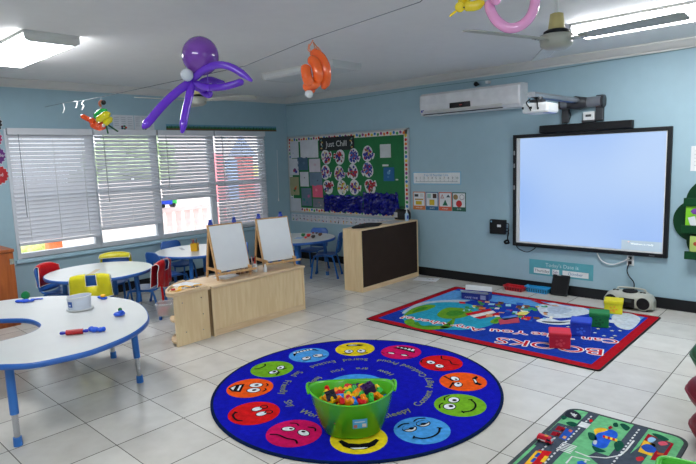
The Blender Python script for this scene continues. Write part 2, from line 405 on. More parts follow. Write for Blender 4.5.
# ================================================================== tables
def table_leg(x, y, H, splay=0.0):
    b = B(); a = math.atan2(y, x); ox, oy = splay*math.cos(a), splay*math.sin(a)
    p = lambda z: V((x+ox*(1-z/H), y+oy*(1-z/H), z))
    b.tube(M_navy, [p(H-.03), p(.20)], .025, 14); b.tube(M_chrome, [p(.20), p(.05)], .018, 12)
    b.tube(M_navy, [p(.055), p(.0)], [.024, .026], 14); return b
def round_table(label, c, H, R_):
    t = thing('round_table', label, 'table', (c[0], c[1], 0))
    b = B(); n = 56; top = [(R_*math.cos(2*PI*i/n), R_*math.sin(2*PI*i/n)) for i in range(n)]
    b.prism(M_lam, [(x*.988, y*.988) for x, y in top], H-.024, H)
    b.build('tabletop', t)
    rings = [[(x*k, y*k, z) for x, y in top] for k, z in ((.985, H-.034), (1.0, H-.032), (1.006, H-.016), (1.0, H-.001), (.989, H+.0006))]
    B().loft(M_blue, rings, cap=False).build('edge_band', t)
    for k in range(4):
        a = PI/4+k*PI/2; table_leg(R_*.70*math.cos(a), R_*.70*math.sin(a), H, .03).build('leg', t)
    B().tube(M_navy, [(R_*.5*math.cos(a), R_*.5*math.sin(a), H-.045) for a in [2*PI*i/24 for i in range(24)]], .010, 8, closed=True).build('apron_ring', t)
    return t
TH = .56
T1 = (1.22, -3.83); T2 = (.94, -2.457); T3 = (1.30, -1.05)
round_table('round white table with blue edge nearest the left wall end, yellow aprons around it', T1, TH, .535)
round_table('round white table with blue edge holding the yellow pencil box', T2, TH, .52)
round_table('round white table with blue edge in the corner by the bulletin board', T3, TH, .54)

# horseshoe table
HH = .55
t = thing('horseshoe_table', 'large horseshoe shaped white table with blue edge in the left foreground', 'table', (2.78, -5.2, 0))
out = [(3.573, -5.43), (3.70, -5.30), (3.75, -5.1), (3.75, -4.95), (3.66, -4.70), (3.50, -4.50), (3.31, -4.375), (3.0, -4.262), (2.706, -4.231), (2.40, -4.31), (2.113, -4.48), (1.9, -4.68), (1.779, -4.931),
       (1.73, -5.25), (1.80, -5.55), (1.98, -5.72), (2.18, -5.66), (2.28, -5.42), (2.36, -5.22), (2.45, -5.117), (2.623, -4.99), (2.853, -4.975), (2.98, -5.035), (3.045, -5.13), (3.067, -5.288), (3.09, -5.48), (3.2, -5.62), (3.40, -5.58)]
pl = [(p.x-2.78, p.y+5.2) for p in spline([(x, y, 0) for x, y in out], 5, True)]
def offset(pl, d):
    n = len(pl); a = sum(pl[i][0]*pl[(i+1) % n][1]-pl[(i+1) % n][0]*pl[i][1] for i in range(n)); sg = 1 if a > 0 else -1; o = []
    for i in range(n):
        tx, ty = pl[(i+1) % n][0]-pl[i-1][0], pl[(i+1) % n][1]-pl[i-1][1]; l = math.hypot(tx, ty) or 1
        o.append((pl[i][0]+ty/l*d*sg, pl[i][1]-tx/l*d*sg))
    return o
B().prism(M_lam, offset(pl, -.006), HH-.024, HH).build('tabletop', t)
B().loft(M_blue, [[(*p, z) for p in offset(pl, d)] for d, z in ((-.006, HH-.036), (0, HH-.034), (.004, HH-.016), (0, HH-.001), (-.006, HH+.0006))], cap=False).build('edge_band', t)
for fx, fy in ((3.475, -5.36), (3.15, -4.43), (2.45, -4.31), (1.98, -5.5)):
    table_leg(fx-2.78, fy+5.2, HH, .02).build('leg', t)
B().tube(M_navy, [(fx-2.78, fy+5.2, HH-.05) for fx, fy in ((3.475, -5.36), (3.50, -4.95), (3.15, -4.45), (2.80, -4.40), (2.45, -4.33), (2.05, -4.8), (1.98, -5.5))], .010, 8).build('apron_rail', t)

# ================================================================== chairs
def make_chair(label):
    # origin under the seat middle, sitter faces +y, top of back .62
    t = thing('child_chair', label, 'chair', (0, 0, 0))
    b = B(); nx, ny = 10, 9; g = []
    for sd in (0, 1):
        ring = []
        for j in range(ny):
            v = -.15+.30*j/(ny-1); row = []
            for i in range(nx):
                u = -1+2*i/(nx-1); hw = .155-.015*(v < -.1)
                z = .335-.014*(1-u*u)-.012*max(0, (v-.08)/.07)**2 + .006*(v < -.12)
                row.append((u*hw*(1-.12*max(0, abs(v)-.11)/.04), v, z-.012*sd))
            ring.append(row)
        g.append(ring)
    vs = [p for ring in g for row in ring for p in row]; ix = lambda s_, j, i: s_*nx*ny+j*nx+i; fs = []
    for j in range(ny-1):
        for i in range(nx-1):
            fs.append((ix(0, j, i), ix(0, j, i+1), ix(0, j+1, i+1), ix(0, j+1, i))); fs.append((ix(1, j, i), ix(1, j+1, i), ix(1, j+1, i+1), ix(1, j, i+1)))
    for j in range(ny-1):
        fs.append((ix(0, j, 0), ix(0, j+1, 0), ix(1, j+1, 0), ix(1, j, 0))); fs.append((ix(0, j, nx-1), ix(1, j, nx-1), ix(1, j+1, nx-1), ix(0, j+1, nx-1)))
    for i in range(nx-1):
        fs.append((ix(0, 0, i), ix(1, 0, i), ix(1, 0, i+1), ix(0, 0, i+1))); fs.append((ix(0, ny-1, i), ix(0, ny-1, i+1), ix(1, ny-1, i+1), ix(1, ny-1, i)))
    b.add(M_blue, vs, fs, True); b.build('seat', t)
    # backrest: curved panel with a hand hole
    b = B(); nu, nv = 14, 9; Y = lambda u, z: -.150-.055*(z-.34)/.28-.022*(1-u*u)*-1-.022
    def hw(z): k = max(0, (z-.545)/.075); return .150*(1-.0*k)-.05*k**2.5
    pts = {}
    zs = [.345, .37, .40, .43, .46, .49, .52, .55, .575, .595, .61, .62]
    for s_ in (0, 1):
        for j, z in enumerate(zs):
            for i in range(nu):
                u = -1+2*i/(nu-1); pts[s_, j, i] = V((u*hw(z), Y(u, z)-.010*s_, z))
    keys = list(pts); idx = {k: n for n, k in enumerate(keys)}; fs = []
    hole = lambda j, i: zs[j] >= .40 and zs[j+1] <= .49 and 4 <= i <= nu-6
    for j in range(len(zs)-1):
        for i in range(nu-1):
            if hole(j, i): continue
            fs.append((idx[0, j, i], idx[0, j+1, i], idx[0, j+1, i+1], idx[0, j, i+1])); fs.append((idx[1, j, i], idx[1, j, i+1], idx[1, j+1, i+1], idx[1, j+1, i]))
            for (dj, di, a, c) in ((0, -1, (j, i), (j+1, i)), (0, 1, (j+1, i+1), (j, i+1)), (-1, 0, (j, i+1), (j, i)), (1, 0, (j+1, i), (j+1, i+1))):
                jj, ii = j+dj, i+di
                if jj < 0 or ii < 0 or jj >= len(zs)-1 or ii >= nu-1 or hole(jj, ii):
                    fs.append((idx[(0,)+a], idx[(1,)+a], idx[(1,)+c], idx[(0,)+c]))
    b.add(M_blue, [pts[k] for k in keys], fs, True)
    b.build('backrest', t)
    for s_ in (-1, 1):
        x = .135*s_
        b = B(); b.tube(M_navy, spline([(x*.92, .02, .318), (x, .11, .315), (x*1.06, .145, .27), (x*1.14, .185, .02)], 5), .012, 10)
        b.tube(M_blue, [(x*1.14, .185, .035), (x*1.15, .187, 0)], [.016, .018], 10); b.build('leg', t)
        b = B(); b.tube(M_navy, spline([(x*.92, .01, .318), (x, -.10, .315), (x*1.06, -.14, .27), (x*1.14, -.195, .02)], 5), .012, 10)
        b.tube(M_blue, [(x*1.14, -.195, .035), (x*1.15, -.197, 0)], [.016, .018], 10); b.build('leg', t)
        B().tube(M_navy, spline([(x*.9, -.06, .318), (x*.95, -.165, .335), (x*.95, -.205, .42), (x*.9, -.226, .53)], 5), .010, 8).build('back_post', t)
    return t
chair0 = None
def chair(px, py, tgt, label, ang=None):
    """px,py is where the top middle of the back stands; the sitter faces tgt"""
    global chair0
    a = math.atan2(tgt[1]-py, tgt[0]-px) if ang is None else ang
    rz = a-PI/2; loc = (px+.215*math.cos(a), py+.215*math.sin(a), 0)
    if chair0 is None: chair0 = make_chair(label); chair0.location = loc; chair0.rotation_euler = (0, 0, rz); return chair0
    return dup(chair0, loc, rz, label)
C1 = chair(.62, -4.17, T1, 'blue child chair with a red apron, at the far left by the orange cabinet')
C2 = chair(.60, -3.37, T1, 'blue child chair against the window wall, yellow apron on its back')
C3 = chair(1.72, -4.14, T1, 'blue child chair in front of the first round table, yellow apron on its back')
C4 = chair(1.60, -3.30, T1, 'blue child chair with a red apron hanging on it, beside the low shelf', math.radians(222))
C5 = chair(.22, -2.42, T2, 'bare blue child chair between the pencil box table and the window')
C6 = chair(.98, -3.09, T2, 'bare blue child chair at the left side of the pencil box table')
C7 = chair(1.25, -1.92, T2, 'blue child chair partly hidden behind the left easel')
C8 = chair(1.10, -.42, T3, 'blue child chair against the bulletin board wall behind the corner table')
C9 = chair(1.82, -.72, T3, 'blue child chair between the corner table and the tall shelf')
C10 = chair(.70, -1.10, T3, 'blue child chair left of the corner table, seen behind the right easel')

def apron(chair_, m, label, drop_back=.24, drop_front=.12, w=.17, notch=False, strap=False):
    """vinyl apron folded over the backrest: front sheet, top fold, back sheet"""
    t = thing('apron', label, 'apron', tuple(chair_.location), chair_.rotation_euler.z)
    b = B(); n = 16; rows = []
    yb = lambda z: -.172-.055*(z-.34)/.28
    prof = [(yb(.62)+.055, .625-drop_front), (yb(.62)+.04, .60), (yb(.62)+.030, .628), (yb(.62)+.0, .638), (yb(.62)-.022, .628), (yb(.6)-.034, .59), (yb(.5)-.04, .52), (yb(.45)-.048, .63-drop_back*.8), (yb(.4)-.055, .63-drop_back)]
    for k, (y, z) in enumerate(prof):
        row = []
        for i in range(n):
            u = -1+2*i/(n-1); ww = w*(1+.10*max(0, k-4)/4+.16*max(0, 2-k)*(drop_front > .2))
            fold = .008*math.sin(u*9+k*.5)*max(0, k-3)/4
            zz = z-(.025*abs(u)**3 if k in (2, 3, 4) else 0)-(.02*math.cos(u*3) if k == len(prof)-1 else 0)
            if notch and k >= 2 and k <= 5: zz = zz-.0
            row.append(V((u*ww, y+fold+.022*u*u, zz)))
        rows.append(row)
    idx = lambda k, i: k*n+i; fs = []
    for k in range(len(prof)-1):
        for i in range(n-1):
            if notch and 2 <= k <= 5 and 6 <= i <= 9: continue
            fs.append((idx(k, i), idx(k, i+1), idx(k+1, i+1), idx(k+1, i)))
    b.add(m, [p for r_ in rows for p in r_], fs, True)
    o = b.build('sheet', t); md = o.modifiers.new('s', 'SOLIDIFY'); md.thickness = .003
    b = B()
    for i in (0, n-1): b.tube(M_white, [rows[k][i] for k in range(len(prof))], .004, 6)
    b.tube(M_white, rows[-1], .004, 6); b.tube(M_white, rows[0], .004, 6)
    if notch: b.tube(M_white, [rows[2][6], rows[4][6], rows[5][6], rows[6][6], rows[6][8], rows[6][10], rows[5][10], rows[4][10], rows[2][10]], .004, 6)
    b.build('piping', t)
    if strap:
        b = B(); p = rows[-1][2]
        b.tube(m, [p+V((0, 0, .03)), p+V((-.01, -.01, -.1)), p+V((-.015, -.01, -.28))], .012, 6); b.build('strap', t)
    return t
apron(C1, M_red, 'red vinyl apron draped on the leftmost chair back', .26, .22, .13)
apron(C2, M_yel, 'yellow vinyl apron on the chair against the window wall', .14, .05, .175)
apron(C3, M_yel, 'yellow vinyl apron with white piping on the chair nearest the horseshoe table', .24, .08, .18, notch=True)
apron(C4, M_red, 'red vinyl apron hanging from the chair beside the low shelf', .28, .25, .19, notch=True, strap=True)

# ================================================================== low shelf units
X0, X1 = 2.25, 2.675
t = thing('low_shelf', 'long low maple shelf unit holding the two easels, its back facing the rugs', 'shelf unit', ((X0+X1)/2, -2.81, 0))
hx, hy, h = (X1-X0)/2, .60, .50
B().box(M_maple_y, (-hx-.02, -hy-.005, h-.028), (hx+.012, hy+.012, h), .012).build('top_board', t)
B().box(M_maple, (hx-.030, -hy, .06), (hx-.012, hy-.022, h-.028)).build('back_panel', t)
B().box(M_maple_y, (hx-.024, -hy, 0), (hx-.002, hy-.022, .062), .003).build('plinth', t)
for y in (-hy, hy-.022): B().box(M_maple, (-hx, y, 0), (hx, y+.022, h-.028), .002).build('side_panel', t)
B().box(M_maple, (-hx+.01, -.01, .08), (hx-.03, .01, h-.028)).build('divider', t)
for z in (.06, .27): B().box(M_maple_y, (-hx+.01, -hy+.022, z), (hx-.03, hy-.022, z+.018)).build('shelf_board', t)
t = thing('low_shelf', 'short low maple shelf unit with a clear bin, left of the long one', 'shelf unit', ((X0+2.665)/2, -3.62, 0))
hx2 = (2.665-X0)/2; hy2 = .178
qx, qy = (X0+2.665)/2, -3.62
corner = lambda g, yb_=.0: [(x-qx, y-qy) for x, y in [tuple(v.xy) for v in spline([(2.665-g, -3.80, 0), (2.61, -3.825+g, 0), (2.53, -3.80+g, 0), (2.42+g*.5, -3.72+g, 0), (2.32+g*.7, -3.60+g*.7, 0), (2.262+g, -3.50, 0), (2.25+g, -3.44-yb_, 0)], 4)] + [(2.668-g, -3.44-yb_)]]
b = B(); b.prism(M_maple_y, [(p[0]+.003, p[1]+(.018 if p[1] > .17 else 0)) for p in corner(-.005)], h-.03, h-.006); b.build('top_board', t)
for x in (hx2-.02,): B().box(M_maple, (x, -hy2, 0), (x+.02, hy2, h-.03), .002).build('side_panel', t)
B().box(M_maple, (-hx2+.01, hy2-.012, .0), (hx2-.02, hy2, h-.03)).build('back_panel', t)
for z in (.03, .23): B().prism(M_maple_y, [(min(p[0], hx2-.021), min(p[1], hy2-.013)) for p in corner(.02)], z, z+.018).build('shelf_board', t)
b = B(); pr = corner(.008)[:-1]
b.tube(M_maple_y, [(hx2-.004, hy2, h)] + [(*p, h) for p in pr], .014, 8); b.build('raised_rim', t)
for i, (y, z) in enumerate(((-.10, .40), (-.08, .12), (.10, .41), (.11, .25), (.10, .10))):
    B().cyl(M_chrome, (hx2, y, z), (hx2+.0025, y, z), .005, n=10).build('screw', t)
# clear bin sticking out of the short shelf
t = thing('storage_bin', 'clear plastic bin sticking out of the short shelf', 'bin', (2.40, -3.715, .249), math.radians(-38))
M_clear = mat('clear_plastic', (225, 225, 225), .1, alpha=.35)
b = B(); prof = [(-.055, -.10), (.055, .10)]
def tapered(b, m, x0, x1, y0, y1, z0, z1, k, th=.004):
    o = [[(x0*k, y0*k, z0), (x1*k, y0*k, z0), (x1*k, y1*k, z0), (x0*k, y1*k, z0)], [(x0, y0, z1), (x1, y0, z1), (x1, y1, z1), (x0, y1, z1)]]
    i_ = [[(x1-th, y0+th, z1)], ]
    b.loft(m, o, cap=False, smooth=False); b.add(m, o[0], [(3, 2, 1, 0)])
    q = [[(x0+th, y0+th, z1), (x1-th, y0+th, z1), (x1-th, y1-th, z1), (x0+th, y1-th, z1)], [((x0+th)*k, (y0+th)*k, z0+th), ((x1-th)*k, (y0+th)*k, z0+th), ((x1-th)*k, (y1-th)*k, z0+th), ((x0+th)*k, (y1-th)*k, z0+th)]]
    b.loft(m, q, cap=False, smooth=False); b.add(m, q[1], [(0, 1, 2, 3)]); b.loft(m, [o[1], q[0]], cap=False, smooth=False)
tapered(b, M_clear, -.075, .075, -.10, .10, 0, .115, .85); b.build('bin_body', t)
b = B(); b.tube(M_clear, [(*p, .115) for p in rrect(-.08, -.105, .08, .105, .015)], .006, 6, closed=True); b.build('rim', t)
b = B(); b.box(paint((200, 40, 40), .4), (-.05, -.085, .006), (.05, .0, .06), .01); b.box(paint((60, 120, 70), .4), (-.05, .01, .006), (.05, .08, .05), .01)
o = b.build('bin_toys'); o.location = (2.40, -3.715, .249); o.rotation_euler = (0, 0, math.radians(-38)); tag(o, 'red and green toy pieces inside the clear bin', 'toy')

# things on the short shelf
h2 = h-.006
t = thing('paper_stack', 'stack of white papers on the short low shelf', 'paper', (2.42, -3.545, h2), .1)
b = B()
for k in range(3): b.box(M_paper, (-.09, -.085, k*.005), (.11, .10, k*.005+.004), X=Matrix.Rotation(.06*k, 4, 'Z'))
b.build('sheets', t)
P = [V((2.605, -3.74, h2+.012)), V((2.58, -3.69, h2+.014)), V((2.52, -3.66, h2+.022)), V((2.51, -3.60, h2+.022)), V((2.56, -3.55, h2+.010)), V((2.52, -3.49, h2+.010)), V((2.56, -3.46, h2+.010))]
b = B()
for off in (0, .014): b.tube(paint((236, 178, 30), .5), [p+V((off*.6, off, 0)) for p in spline(P, 5)], .0055, 6)
tag(b.build('lanyard', loc=(2.55, -3.6, h2)), 'yellow lanyard cord lying on the short low shelf beside the papers', 'cord')
t = thing('key_bunch', 'dark bunch of keys on the short low shelf next to the yellow lanyard', 'keys', (2.60, -3.53, h2+.001))
B().tube(M_chrome, [(.015*math.cos(a), .015*math.sin(a), .004) for a in [2*PI*i/16 for i in range(16)]], .002, 6, closed=True).build('ring', t)
for k in range(5):
    a = k*1.1; X = Matrix.Rotation(a, 4, 'Z')
    b = B(); b.cyl(paint((50, 48, 40), .4), (.03, 0, .002+k*.003), (.03, 0, .006+k*.003), .014, n=14, X=X); b.box(M_chrome, (.04, -.004, .002+k*.003), (.08, .004, .005+k*.003), X=X); b.build('key', t)
t = thing('wooden_disc', 'small red and wood toy piece on the near corner of the short shelf', 'toy', (2.565, -3.745, h2))
B().cyl(paint((226, 196, 150)), (0, 0, 0), (0, 0, .018), .03).build('wooden_base', t); B().cyl(paint((190, 40, 40)), (0, 0, .018), (0, 0, .03), .02).build('red_top', t)

# ================================================================== easels
M_board = mat('easel_whiteboard', (216, 220, 222), .3, var=.02)
def easel(label):
    """origin: middle of front feet; front faces +x, width along y"""
    t = thing('tabletop_easel', label, 'easel', (0, 0, 0)); w = .186; H = .535
    ap = V((-.15, 0, H))
    for s_ in (-1, 1):
        y = s_*w
        for x, nm in ((0, 'front'), (-.26, 'back')):
            d = (ap-V((x, 0, 0))); L_ = d.length; a = math.atan2(d.x, d.z)
            X = Matrix.Translation((x, y-(.012*s_ if x else 0), 0)) @ Matrix.Rotation(a, 4, 'Y')
            b = B(); b.box(M_pine, (-.011, -.010, 0.003), (.011, .010, L_), .003, X=X); b.build('leg', t)
        B().box(M_pine, (-.25, y-.012-.014*s_, .085), (.06, y-.002-.014*s_, .115), .003).build('side_bar', t)
    a = math.atan2(-.15, H)
    X = Matrix.Rotation(a, 4, 'Y')
    b = B(); b.box(M_board, (.012, -w+.004, .085), (.020, w-.004, .548), .002, X=X); b.build('board', t)
    X2 = Matrix.Translation((-.26, 0, 0)) @ Matrix.Rotation(math.atan2(.11, H), 4, 'Y')
    B().box(M_dk, (-.018, -w+.004, .085), (-.012, w-.004, .545), .002, X=X2).build('rear_board', t)
    b = B(); b.box(M_pine, (.0, -w-.03, .065), (.075, w+.03, .073), .002); b.box(M_pine, (.068, -w-.03, .073), (.078, w+.03, .088), .002); b.build('tray', t)
    b = B(); b.box(M_pine, (-.163, -w-.008, .528), (-.138, w+.008, .545), .003); b.build('top_bar', t)
    return t
def place_easel(o, px1, px2):
    a = F(*px1, .50); c = F(*px2, .50); 
    return a, c
e1 = easel('left tabletop easel with a blank white board, on the low shelf'); e1.location = (2.565, -3.055, h); e1.rotation_euler = (0, 0, -.12)
e2 = dup(e1, (2.565, -2.455, h), -.22, 'right tabletop easel with a blank white board, on the low shelf')
def clip(o, y, label):
    M = Matrix.Translation(o.location) @ Matrix.Rotation(o.rotation_euler.z, 4, 'Z')
    p = M @ V((-.148, y, .546)); t = thing('binder_clip', label, 'clip', tuple(p), o.rotation_euler.z)
    b = B(); b.loft(paint((24, 60, 170), .35), [[(x, yy, z) for x, yy, z in ((-.016, -.02, 0), (.016, -.02, 0), (.016, .02, 0), (-.016, .02, 0))], [(x*.35, yy, z) for x, yy, z in ((-.016, -.02, .028), (.016, -.02, .028), (.016, .02, .028), (-.016, .02, .028))]], smooth=False); b.build('jaw', t)
    for s_ in (-1, 1): B().box(paint((24, 60, 170), .35), (.006*s_-.002, -.014, .026), (.006*s_+.002, .014, .052), .001).build('lever', t)
clip(e1, -.155, 'blue clip at the left top of the left easel'); clip(e1, .11, 'blue clip at the right top of the left easel')
clip(e2, -.155, 'blue clip at the left top of the right easel'); clip(e2, .11, 'blue clip at the right top of the right easel')
def bottle(name, label, cat, loc, prof, m, capm, caph=.02, capr=.012):
    t = thing(name, label, cat, loc); B().lathe(m, prof, 20).build('body', t)
    z = prof[-1][1]; B().cyl(capm, (0, 0, z), (0, 0, z+caph), capr, capr*.7, 14).build('cap', t); return t
bottle('glue_bottle', 'white bottle standing between the two easels', 'bottle', (2.50, -2.745, h), [(.022, 0), (.024, .01), (.024, .07), (.012, .09)], M_white, paint((200, 60, 40)), .025)
bottle('glue_bottle', 'second white bottle between the easels, nearer the right one', 'bottle', (2.60, -2.69, h), [(.017, 0), (.018, .01), (.018, .05), (.010, .065)], M_white, M_white, .018)
t = thing('marker_cup', 'clear cup of red and green markers between the easels', 'cup', (2.42, -2.70, h))
B().lathe(M_clear, [(.03, 0), (.036, .09)], 20).build('cup', t)
for k, c in enumerate(((200, 30, 30), (30, 130, 60), (220, 60, 40), (240, 240, 240))):
    a = k*PI/2; B().cyl(paint(c, .4), (.012*math.cos(a), .012*math.sin(a), .004), (.028*math.cos(a), .028*math.sin(a), .15), .006, n=10).build('marker', t)
for k, (y, c) in enumerate(((-2.93, (110, 74, 52)), (-2.87, (150, 110, 84)), (-2.81, (92, 60, 44)))):
    bottle('paint_jar', ['brown paint jar under the left easel, leftmost of three', 'light brown paint jar under the left easel, middle of three', 'dark brown paint jar under the left easel, rightmost of three'][k], 'jar', (2.45, y, h), [(.022, 0), (.024, .005), (.024, .045), (.021, .05)], paint(c, .3), paint((190, 170, 150)), .012, .022)
t = thing('paper_stack', 'white sheet of paper lying under the left easel', 'paper', (2.46, -3.08, h), .2)
B().box(M_paper, (-.08, -.10, 0), (.08, .10, .012)).build('sheets', t)

# ================================================================== tall shelf
t = thing('tall_shelf', 'tall maple shelf unit with a dark brown back panel by the bulletin board', 'shelf unit', (2.56, -.685, 0))
hx, hy, h3 = .15, .595, .79
B().box(M_maple_y, (-hx, -hy, h3-.02), (hx, hy, h3), .003).build('top_board', t)
for y in (-hy, hy-.02): B().box(M_maple, (-hx, y, 0), (hx, y+.02, h3-.02), .002).build('side_panel', t)
B().box(M_brown, (hx-.016, -hy+.02, .06), (hx-.004, hy-.02, h3-.02)).build('back_panel', t)
B().box(M_maple_y, (hx-.022, -hy+.02, 0), (hx, hy-.02, .06), .002).build('plinth', t)
for z in (.04, .28, .53): B().box(M_maple_y, (-hx+.01, -hy+.02, z), (hx-.022, hy-.02, z+.018)).build('shelf_board', t)
# items on it
t = thing('black_jacket', 'folded black cloth lying on top of the tall shelf', 'cloth', (2.56, -.98, h3))
b = B(); n = 24; rings = []
for k, (q, z) in enumerate(((1, .0), (1.02, .012), (.85, .024), (.5, .034), (.12, .042))):
    rings.append([(.115*q*math.cos(a)*(1+.12*math.sin(5*a+k)), .25*q*math.sin(a)*(1+.1*math.cos(4*a+k)), z) for a in [2*PI*i/n for i in range(n)]])
b.loft(mat('black_cloth', (24, 24, 30), .9, bump=.6, bscale=20), rings); b.build('folded_cloth', t)
t = thing('paper_tray', 'grey papers lying on the middle of the tall shelf top', 'paper', (2.58, -.50, h3), .1)
B().box(paint((170, 172, 176)), (-.09, -.16, 0), (.09, .16, .008)).build('sheets', t)
t = thing('black_bag', 'black rounded bag on the tall shelf end against the wall', 'bag', (2.50, -.155, h3))
b = B(); b.loft(M_black, [[(x*k, y*k, z) for x, y in rrect(-.12, -.06, .12, .06, .04)] for k, z in ((.95, 0), (1, .03), (.97, .09), (.8, .13), (.4, .145))]); b.build('bag_body', t)
B().tube(M_black, spline([(-.05, 0, .14), (-.03, 0, .17), (.03, 0, .17), (.05, 0, .14)], 4), .006, 8).build('handle', t)
B().box(paint((190, 190, 190)), (-.10, -.065, .03), (-.04, -.0605, .10), .002).build('grey_patch', t)
t = bottle('pump_bottle', 'clear sanitizer pump bottle with a blue label on the tall shelf', 'bottle', (2.66, -.27, h3), [(.024, 0), (.026, .01), (.026, .09), (.012, .11)], mat('bluish_plastic', (170, 200, 225), .15), M_white, .02)
B().box(paint((30, 70, 170)), (.010, -.020, .03), (.0268, .0, .075)).build('label', t)
b = B(); b.cyl(M_white, (0, 0, .13), (0, 0, .16), .005, n=10); b.box(M_white, (-.008, -.035, .155), (.008, .012, .167), .003); b.build('pump_head', t)
t = thing('dropped_paper', 'white paper with coloured marks on the floor beside the tall shelf', 'paper', (2.93, -.22, 0), .3)
b = B(); b.box(M_paper, (-.16, -.10, 0), (.16, .10, .002)); b.disc(paint((40, 40, 60)), .04, .01, .02, .008, .0025); b.disc(paint((180, 40, 40)), .08, .03, .015, .01, .0025); b.disc(paint((60, 140, 80)), .0, .04, .015, .008, .0025); b.build('sheet', t)

# ================================================================== orange cabinet
t = thing('wooden_cabinet', 'orange brown wooden cabinet against the window wall at the left edge', 'cabinet', (.31, -4.95, 0))
B().box(M_orange, (-.29, -.5, 0), (.27, .5, .80), .004).build('body', t)
B().box(M_orange, (-.295, -.505, .80), (.295, .505, .832), .005).build('top_board', t)
for s_ in (-1, 1):
    y0, y1 = (-.49, -.005) if s_ < 0 else (.005, .49)
    d = B().box(M_orange, (.272, y0, .04), (.290, y1, .79), .004).build('door', t)
    for z in (.16, .70): B().box(M_chrome, (.290, s_*.47-.02, z-.03), (.296, s_*.47+.02, z+.03), .002).build('hinge', d)
    B().ball(M_chrome, (.305, s_*.04, .45), .014, 12).build('knob', d)

# ================================================================== things on the tables
hz = HH+.0006
t = thing('rolling_pin', 'small toy rolling pin, red roller with blue handles, on the horseshoe table', 'rolling pin', (*F(74.5, 334.5, hz).xy, hz), math.atan2(F(93, 330, hz).y-F(62, 333, hz).y, F(93, 330, hz).x-F(62, 333, hz).x))
B().cyl(paint((176, 16, 28), .35), (-.05, 0, .018), (.055, 0, .018), .018).build('roller', t)
for s_ in (-1, 1):
    b = B(); b.tube(paint((30, 40, 170), .3), [(s_*.05, 0, .018), (s_*.07, 0, .018), (s_*.085, 0, .018), (s_*.09, 0, .018)], [.008, .012, .011, .004], 12); b.build('handle', t)
def dough(name, label, px, rgb, parts, dz=0):
    c = F(*px, hz+dz); t = thing(name, label, 'play dough', (c.x, c.y, hz+dz)); b = B(); m = mat('dough_%02x%02x%02x' % rgb, rgb, .55, bump=.4, bscale=40)
    for x, y, z, a, b_, c_ in parts: b.ball(m, (x*1.2, y*1.2, z*1.2), (a*1.25, b_*1.25, c_*1.2), 14)
    b.build('lump', t); return t
dough('play_dough', 'blue play dough lump beside the toy rolling pin', (95, 331.5), (24, 88, 214), [(0, 0, .012, .03, .022, .014), (.03, .02, .012, .022, .018, .013), (-.02, -.01, .014, .02, .018, .015), (.045, .03, .015, .012, .012, .014)])
t = thing('clear_dish', 'small clear round dish under blue dough on the horseshoe table', 'dish', (*F(119.5, 316, hz).xy, hz))
B().lathe(M_clear, [(.036, 0), (.038, .004), (.038, .018), (.036, .020)], 24).build('cup', t)
dough('play_dough', 'blue play dough heaped in the clear lid', (119.5, 316), (20, 80, 200), [(0, 0, .014, .034, .034, .014), (.01, .005, .024, .02, .02, .012)], .022-.0205)
dough('play_dough', 'small green play dough bit on top of the blue dough in the lid', (120, 309.5), (20, 110, 50), [(0, 0, .0, .014, .012, .011)], .036+.01)
dough('play_dough', 'flat blue play dough under the yellow piece', (102.5, 298.5), (24, 88, 214), [(-.025, 0, .008, .028, .022, .009), (.025, 0, .008, .028, .022, .009), (0, 0, .009, .03, .02, .009)])
dough('play_dough', 'small yellow play dough piece on the flat blue one', (103, 297), (244, 178, 30), [(0, 0, .009, .022, .018, .010)], .018)
dough('play_dough', 'flat blue play dough blob at the left of the horseshoe table', (25, 302), (24, 78, 200), [(0, 0, .009, .045, .03, .010), (-.03, -.03, .009, .028, .022, .009), (.03, .03, .008, .02, .02, .008)])
t = thing('toy_disc', 'green round disc standing against the blue dough at the table back edge', 'toy', (*F(26, 299, hz).xy, hz))
b = B(); X = Matrix.Translation((0, 0, .033)) @ Matrix.Rotation(YAW, 4, 'Z') @ Matrix.Rotation(PI/2-.5, 4, 'X')
b.lathe(mat('green_lid', (18, 118, 64), .35), [(.030, -.014), (.033, -.012), (.033, .012), (.030, .014)], 24, X=X); b.lathe(mat('green_lid', (18, 118, 64), .35), [(.022, .013), (.022, .017)], 24, X=X); b.build('disc_body', t)
c0, c1 = F(31, 300, hz), F(40, 299.5, hz)
t = thing('dough_cutter', 'thin blue plastic dough tool beside the green lid', 'toy', (c0.x, c0.y, hz), math.atan2((c1-c0).y, (c1-c0).x))
L_ = (c1-c0).length
B().tube(paint((40, 80, 200), .3), [(0, 0, .006), (L_, 0, .006)], .006, 8).build('handle', t); B().tube(paint((40, 80, 200), .3), [(L_+.012*math.cos(a)+.01, .012*math.sin(a), .006) for a in [2*PI*i/16 for i in range(16)]], .004, 6, closed=True).build('loop', t)
# white tub
c = F(80, 309, hz)
t = thing('plastic_tub', 'white plastic tub with a blue sticker on the horseshoe table', 'tub', (c.x, c.y, hz), YAW)
b = B(); n = 40; def_r = lambda a: (1)
prof = [(.078, 0), (.082, .004), (.085, .05), (.089, .105), (.087, .105), (.083, .05), (.078, .008)]
b.lathe(mat('tub_plastic', (214, 220, 232), .3, alpha=.93), prof, 40, cap=False); b.lathe(mat('tub_plastic', (214, 220, 232), .3), [(.079, .003), (.079, .006)], 40); b.build('bowl', t)
B().lathe(M_white, [(.078, 0), (.098, .004), (.098, .010), (.083, .012)], 40).build('foot_rim', t)
B().tube(M_white, [(.089*math.cos(a), .089*math.sin(a), .105+.006*math.cos(a)) for a in [2*PI*i/40 for i in range(40)]], .004, 8, closed=True).build('rim', t)
b = B(); ring = lambda z, r_: [(r_*math.cos(a), r_*math.sin(a), z) for a in np.linspace(-2.25, -1.75, 8)]
